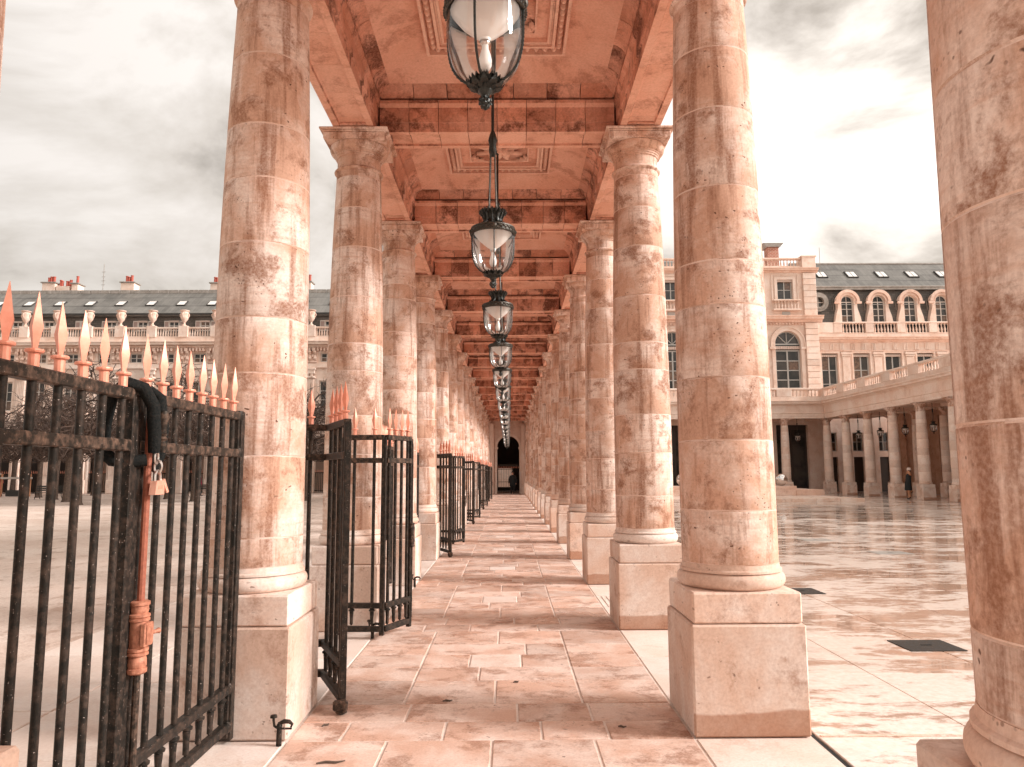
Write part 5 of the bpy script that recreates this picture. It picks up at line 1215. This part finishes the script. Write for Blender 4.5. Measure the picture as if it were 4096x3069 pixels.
SX = 70.0 / 1560
def dx(d): return (d - 1098) * SX
chimney(dx(83), dx(111), 20.4, [dx(92), dx(97), dx(103)]); chimney(dx(113), dx(142), 20.1, [dx(118), dx(121), dx(132), dx(137), dx(140)], False); chimney(dx(147), dx(161), 20.3, [dx(154)]); chimney(dx(254), dx(283), 20.4, [dx(262), dx(267), dx(273)])
chimney(dx(449), dx(466), 20.3, [dx(455), dx(460)]); chimney(dx(649), dx(668), 20.4, [dx(653), dx(663)])
m = MB(); x = dx(210); m.tube([(x, CY, 19.3), (x, CY, 22.3)], .03, 5)
for z in (20.2, 20.6, 21.0, 21.5): m.tube([(x - .18, CY, z), (x + .18, CY, z + .02)], .02, 4)
m.build('antenna', 'zinc', lb)
# joining wall between the garden building and the gallery end
jw = empty('link_wall', (-5, 61, 0), 'plain stone wall joining the gallery end to the garden building', 'wall')
m = MB(); m.box(LX1 + .01, XL - .46, 61, 61.4, 0, 7.5); m.build('wall', 'stone_facade', jw, smooth=False)

# ------------------------------------------------------------------ bare pollard trees
def tree_meshes(seed):
    rnd = random.Random(seed); tb = MB(); cb = MB()
    H = 2.9; lean = Vector((rnd.uniform(-.15, .15), rnd.uniform(-.15, .15), 0))
    pts = [Vector((0, 0, -.05)), Vector((0, 0, .12)), lean * .3 + Vector((0, 0, 1)), lean * .7 + Vector((0, 0, 2)), lean + Vector((0, 0, H))]
    tb.tube(pts, [.30, .22, .18, .165, .19], 10)
    HX, Z0, Z1 = 2.75, 2.7, 8.35
    def grow(p, d, L, r, lev):
        n = (4, 4, 3, 3)[lev]; q_ = [p.copy()]; dirs = []
        for k in range(n):
            d = (d + Vector((rnd.gauss(0, .3), rnd.gauss(0, .3), rnd.gauss(0, .25) + (.06 if lev < 2 else -.02)))).normalized()
            nx = q_[-1] + d * (L / n)
            for ax in (0, 1):
                if abs(nx[ax]) > HX: d[ax] *= -.4; nx[ax] = math.copysign(HX, nx[ax])
            if nx.z > Z1: d.z = -abs(d.z) * .3; nx.z = Z1 - rnd.uniform(0, .12)
            if nx.z < Z0: d.z = abs(d.z); nx.z = Z0
            q_.append(nx); dirs.append(d.copy())
        cb.tube(q_, [r * (1 - .6 * k / n) for k in range(n + 1)], 5 if lev == 0 else (4 if lev == 1 else 3), caps=False)
        if lev == 3: return
        nc = (7, 5, 2)[lev]
        for k in range(nc):
            t = rnd.uniform(.25, 1.0) * n; i = min(int(t), n - 1); b = q_[i].lerp(q_[i + 1], t - i)
            nd = (dirs[i] * .45 + Vector((rnd.gauss(0, .7), rnd.gauss(0, .7), rnd.gauss(.05, .6)))).normalized()
            grow(b, nd, (2.0, 1.25, .75)[lev] * rnd.uniform(.7, 1.25), (.055, .032, .021)[lev], lev + 1)
    for k in range(7):
        a = 2 * math.pi * k / 7 + rnd.uniform(-.3, .3); grow(lean + Vector((0, 0, H - .15 + rnd.uniform(0, .2))), Vector((math.cos(a), math.sin(a), rnd.uniform(.35, 1.6))).normalized(), rnd.uniform(3.0, 4.6), .10, 0)
    return tb.mesh('trunk', 'bark'), cb.mesh('crown', 'twig', smooth=False)
TR = [tree_meshes(s_) for s_ in (3, 11, 29)]
rows = [(41.5, [-39.5, -31.5, -23.9, -16.3]), (46.3, [-43, -35.3, -27.4, -19.5, -12.6]), (51, [-46, -38.5, -31, -23.3, -15.6]), (55.5, [-42.6, -34.9, -27.2, -19.6]), (60.5, [-46.5, -40.2, -33.6, -29.4, -22.5, -16.4])]
rn = ['front', 'second', 'third', 'fourth', 'rearmost']
for ri, (y, xs) in enumerate(rows):
    for k, x in enumerate(xs):
        t = empty('pollard_tree', (x, y, 0), '%s bare pollarded tree from the left in the %s row of the garden' % (ORD[k], rn[ri]), 'tree', 'bare pollarded trees of the garden')
        tr, cr = TR[(k + ri * 2) % 3]; s_ = random.uniform(.94, 1.04)
        inst('trunk', tr, t, (x, y, 0)); inst('crown', cr, t, (x, y, 0)); t.rotation_euler = (0, 0, random.choice((0, math.pi / 2, math.pi, -math.pi / 2)) + random.uniform(-.1, .1)); t.scale = (s_ * 1.05, s_ * 1.05, s_)

# ------------------------------------------------------------------ garden furniture
def bench(x, y, rz, lab):
    b = empty('garden_bench', (0, 0, 0), lab, 'bench', 'benches under the trees')
    for k in range(4): m = MB(); m.cbox(-.95, .95, -.28 + k * .11, -.19 + k * .11, .42, .455, .006); m.build('seat_slat', 'bench_wood', b, smooth=False)
    for k in range(3): m = MB(); z = .55 + k * .13; m.cbox(-.95, .95, .2 + k * .02, .235 + k * .02, z, z + .10, .006); m.build('back_slat', 'bench_wood', b, smooth=False)
    for sx_ in (-.75, .75):
        m = MB(); m.tube([(sx_, -.30, 0), (sx_, -.22, .22), (sx_, -.26, .42), (sx_, .18, .42), (sx_, .27, .95)], .025, 6); m.tube([(sx_, .36, 0), (sx_, .22, .2), (sx_, .18, .42)], .025, 6); m.build('leg', 'iron', b)
    b.location = (x, y, 0); b.rotation_euler = (0, 0, rz)
bench(-31.9, 51.8, .05, 'dark slatted bench under the trees, left of the gate chain'); bench(-22.6, 54.2, 0, 'dark slatted bench under the trees, right of the gate chain')
fr = empty('timber_frame', (-38.2, 58.0, 0), 'pale timber trestle frame standing under the trees at the left', 'trestle')
for x in (-39.4, -37.2):
    m = MB(); m.cbox(x - .06, x + .06, 57.95, 58.05, 0, 1.75, .01); m.build('post', 'cloth_tan', fr, smooth=False)
m = MB(); m.cbox(-39.6, -37.0, 57.88, 57.945, 1.35, 1.5, .01); m.build('rail', 'frame_paint', fr, smooth=False)
m = MB(); m.cbox(-39.0, -37.6, 57.9, 58.1, .02, .5, .02); m.build('crate', 'bench_wood', fr, smooth=False)
bi = empty('bicycle', (-19.9, 56.0, 0), 'dark bicycle parked under the trees near the left column', 'bicycle')
for x in (-20.45, -19.35):
    m = MB(); p = [(x + .33 * math.cos(a), 56, .34 + .33 * math.sin(a)) for a in [2 * math.pi * k / 20 for k in range(21)]]; m.tube(p, .022, 6, caps=False); wh = m.build('wheel', 'rubber', bi)
    m = MB()
    for k in range(8): a = math.pi * k / 8; m.tube([(x - .32 * math.cos(a), 56, .34 - .32 * math.sin(a)), (x + .32 * math.cos(a), 56, .34 + .32 * math.sin(a))], .004, 3)
    m.build('spokes', 'steel', wh)
m = MB(); A_, B_, C_, D_, E_ = (-20.45, 56, .34), (-20.0, 56, .3), (-20.12, 56, .85), (-19.5, 56, .85), (-19.35, 56, .34)
for a, b in ((A_, B_), (A_, C_), (B_, C_), (C_, D_), (B_, D_), (D_, E_)): m.tube([a, b], .02, 6)
m.build('frame', 'cloth_grey', bi)
m = MB(); m.cbox(-20.27, -20.02, 55.93, 56.07, .86, .92, .02); m.build('saddle', 'rubber', bi, smooth=False)
m = MB(); m.tube([(-19.5, 56, .85), (-19.48, 56, 1.0), (-19.45, 55.75, 1.02)], .015, 6); m.tube([(-19.48, 56, 1.0), (-19.45, 56.25, 1.02)], .015, 6); m.build('handlebar', 'iron', bi)

# ------------------------------------------------------------------ fountain with steel spheres
fo = empty('fountain_platform', (14, 45, 0), 'low stepped stone fountain platform in the courtyard', 'fountain')
m = MB()
x = 6.0
while x < 19.0: m.cbox(x + .005, min(x + 1.3, 19.1) - .005, 40.0, 40.5, -.003, .19, .01); x += 1.31
m.box(6.0, 19.1, 40.51, 51, -.003, .17); m.build('lower_step', 'stone_plinth', fo, smooth=False)
m = MB()
x = 7.0
while x < 19.0: m.cbox(x + .005, min(x + 1.5, 19.9) - .005, 45.5, 46, .172, .52, .01); x += 1.51
m.box(7.0, 19.5, 46.01, 50.5, .172, .5); m.build('upper_step', 'stone_facade_warm', fo, smooth=False)
m = MB(); m.cbox(9, 18.1, 46.8, 49.6, .502, .72, .02); m.build('basin', 'stone_facade_warm', fo, smooth=False)
for k, (x, y, r) in enumerate(((17.45, 47.6, .38), (16.6, 48.3, .5), (15.5, 47.8, .42), (14.6, 48.6, .55), (13.5, 47.7, .45), (12.4, 48.4, .5), (11.2, 47.9, .42))):
    m = MB(); m.lathe([(max(.002, r * math.sin(math.pi * j / 18)), -r * math.cos(math.pi * j / 18)) for j in range(19)], 28, caps=False); b = m.build('steel_sphere', 'mirror_steel', None, ang=180); b.location = (x, y, .72 + r)
    tag(b, '%s polished steel sphere of the courtyard fountain, counted from the right' % ORD[k], 'sphere', 'fountain spheres')

# ------------------------------------------------------------------ people
def body(name, J, edges, mat, parent, root=0):
    me = bpy.data.meshes.new(name); me.from_pydata([Vector(j[0]) for j in J], edges, []); me.materials.append(MATS[mat])
    o = bpy.data.objects.new(name, me); link(o, parent)
    sk_ = o.modifiers.new('skin', 'SKIN'); su = o.modifiers.new('sub', 'SUBSURF'); su.levels = 1; su.render_levels = 2
    if not me.skin_vertices: pass
    for i, j in enumerate(J): me.skin_vertices[0].data[i].radius = (j[1], j[1] * (j[2] if len(j) > 2 else 1)); me.skin_vertices[0].data[i].use_root = (i == root)
    sk_.use_smooth_shade = True
    return o
def person(loc, rz, label, pose, coat, legs, hair='hair', hat=None, bag=False):
    P = empty('person', (0, 0, 0), label, 'person')
    # local: +y is the way the person faces, z up
    b = pose.get('bend', 0.0)      # lean of the trunk: negative leans back
    def T(x, y, z):                # shear the upper body by the lean
        return (x, y + max(0, z - .9) * b, z)
    hl, hr = pose.get('hand_l', (-.27, .05, .80)), pose.get('hand_r', (.27, .05, .80))
    el, er = pose.get('elbow_l', (-.26, -.03, 1.1)), pose.get('elbow_r', (.26, -.03, 1.1))
    fl, fr_ = pose.get('foot_l', (-.1, .0, .07)), pose.get('foot_r', (.1, .0, .07)); kl, kr = pose.get('knee_l', (-.1, .03, .5)), pose.get('knee_r', (.1, .03, .5))
    J = [((0, 0, .95), .125, .8), (T(0, 0, 1.15), .12, .75), (T(0, 0, 1.36), .14, .7), (T(0, .0, 1.46), .055), (T(0, .01, 1.53), .05), (T(0, .02, 1.60), .085, 1.1), (T(0, .02, 1.68), .075, 1.1),
         (T(-.17, 0, 1.40), .055), (T(*el), .043), (T(*hl), .033), (T(.17, 0, 1.40), .055), (T(*er), .043), (T(*hr), .033),
         ((-.09, 0, .88), .09), (kl, .06), (fl, .043), ((fl[0], fl[1] + .14, fl[2] - .03), .035), ((.09, 0, .88), .09), (kr, .06), (fr_, .043), ((fr_[0], fr_[1] + .14, fr_[2] - .03), .035)]
    E = [(0, 1), (1, 2), (2, 3), (3, 4), (4, 5), (5, 6), (2, 7), (7, 8), (8, 9), (2, 10), (10, 11), (11, 12), (0, 13), (13, 14), (14, 15), (15, 16), (0, 17), (17, 18), (18, 19), (19, 20)]
    bo = body('body', J, E, 'skin', P)
    # hands: short finger chains rooted in the palm
    for (h, e_) in ((hl, el), (hr, er)):
        d = (Vector(h) - Vector(e_)).normalized(); u = d.orthogonal().normalized(); m = MB()
        for k in range(4): o_ = u * (-.024 + .016 * k); p = Vector(T(*h)) + o_; m.tube([p, p + d * .05 + Vector((0, .006, 0)), p + d * (.085 - .008 * abs(k - 1.5))], [.009, .008, .006], 6)
        m.tube([Vector(T(*h)) - u * .02, Vector(T(*h)) - u * .045 + d * .03], [.01, .008], 6); m.build('fingers', 'skin', P, world=False)
    # coat: loft of ellipses down the trunk, with sleeves
    m = MB(); rows_ = [(1.47, .07, .065), (1.43, .17, .105), (1.34, .205, .13), (1.15, .19, .13), (.98, .20, .145), (pose.get('hem', .62), pose.get('hemw', .25), .19)]
    vs = []; n = 16
    for z, rx, ry in rows_:
        c = Vector(T(0, 0, z))
        for i in range(n): a = 2 * math.pi * i / n; vs.append((c.x + rx * math.cos(a), c.y + ry * math.sin(a), z))
    m.add(vs, [(j * n + i, j * n + (i + 1) % n, (j + 1) * n + (i + 1) % n, (j + 1) * n + i) for j in range(len(rows_) - 1) for i in range(n)])
    m.build('coat', coat, P, world=False, ang=60)
    for s_, e_, h in ((-.17, el, hl), (.17, er, hr)):
        m = MB(); hh = Vector(T(*e_)).lerp(Vector(T(*h)), .9); m.tube([T(s_, 0, 1.41), T(*e_), hh], [.075, .062, .05], 10); m.build('sleeve', pose.get('sleeve', coat), P, world=False)
    for k_, (kn, ft, hx) in enumerate(((kl, fl, -.09), (kr, fr_, .09))):
        m = MB(); m.tube([(hx, 0, .92), kn, Vector(kn).lerp(Vector(ft), .9)], [.105, .08, .062], 10); m.build('trouser', legs, P, world=False)
        m = MB(); f_ = Vector(ft); k3 = Vector(kn); m.tube([f_.lerp(k3, .72 if pose.get('boots') else .2), f_, f_ + Vector((0, .05, -.03)), f_ + Vector((0, .15, -.035))], [.075 if pose.get('boots') else .05, .055, .05, .035], 8); m.build('boot', 'cloth_black', P, world=False)
    hc = Vector(T(0, .02, 1.64)); m = MB(); m.lathe([(max(.002, .098 * math.sin(math.pi * j / 10)), -.115 * math.cos(math.pi * j / 10)) for j in range(3, 11)], 14, hc.x, hc.y - .022, hc.z + .012, caps=False); m.build('hair', hair, P, world=False, ang=90)
    m = MB(); 
    m.tube([hc + Vector((0, .085, .02)), hc + Vector((0, .105, -.02)), hc + Vector((0, .085, -.03))], [.008, .016, .008], 6)
    for s_ in (-1, 1): m.tube([hc + Vector((s_ * .085, 0, .02)), hc + Vector((s_ * .1, -.01, .0)), hc + Vector((s_ * .085, 0, -.03))], [.008, .014, .008], 5)
    m.build('nose_and_ears', 'skin', P, world=False)
    m = MB()
    for s_ in (-1, 1): m.tube([hc + Vector((s_ * .033 - .012, .083, .012)), hc + Vector((s_ * .033 + .012, .083, .012))], .006, 5)
    m.tube([hc + Vector((-.022, .08, -.058)), hc + Vector((.022, .08, -.058))], .005, 5); m.build('eyes_and_mouth', 'hair', P, world=False)
    if hat: m = MB(); m.lathe([(.12, 0), (.125, .03), (.118, .09), (.08, .14), (.01, .155)], 14, hc.x, hc.y - .02, hc.z + .025); m.build('hat', hat, P, world=False, ang=60)
    if bag: m = MB(); m.cbox(.2, .3, -.22, .12, .72, 1.0, .03); m.build('bag', 'cloth_black', P, world=False)
    P.location = loc; P.rotation_euler = (0, 0, rz); return P
person((23.35, 43.5, 0), R(95), 'person in dark cape and light hat posing with raised arms against the wing columns', dict(bend=-.16, hem=.5, hemw=.23, hand_l=(-.10, .10, 1.60), elbow_l=(-.28, .12, 1.45), hand_r=(.08, -.06, 1.74), elbow_r=(.27, -.12, 1.58), foot_r=(.1, -.30, .40), knee_r=(.09, .06, .55), boots=True, sleeve='cloth_tan'), 'cloth_black', 'cloth_tan', hat='cloth_cream')
person((-39.6, 58.0, 0), R(70), 'person in a rose coat and pale hat walking at the left edge beyond the gate', dict(hem=.55, foot_l=(-.1, .22, .07), knee_l=(-.1, .18, .5), foot_r=(.1, -.22, .1), knee_r=(.1, -.02, .48), hand_r=(.27, .2, .88)), 'cloth_rose', 'cloth_grey', hat='cloth_cream')
person((-23.7, 57.0, 0), R(-100), 'person in a magenta jacket half hidden behind a tree near the left column', dict(hem=.8, foot_l=(-.1, .15, .07)), 'cloth_magenta', 'cloth_grey')
person((.28, Y_END - .9, 0), R(175), 'dark clothed person standing before the far passage gate', dict(hem=.6), 'cloth_black', 'cloth_black')
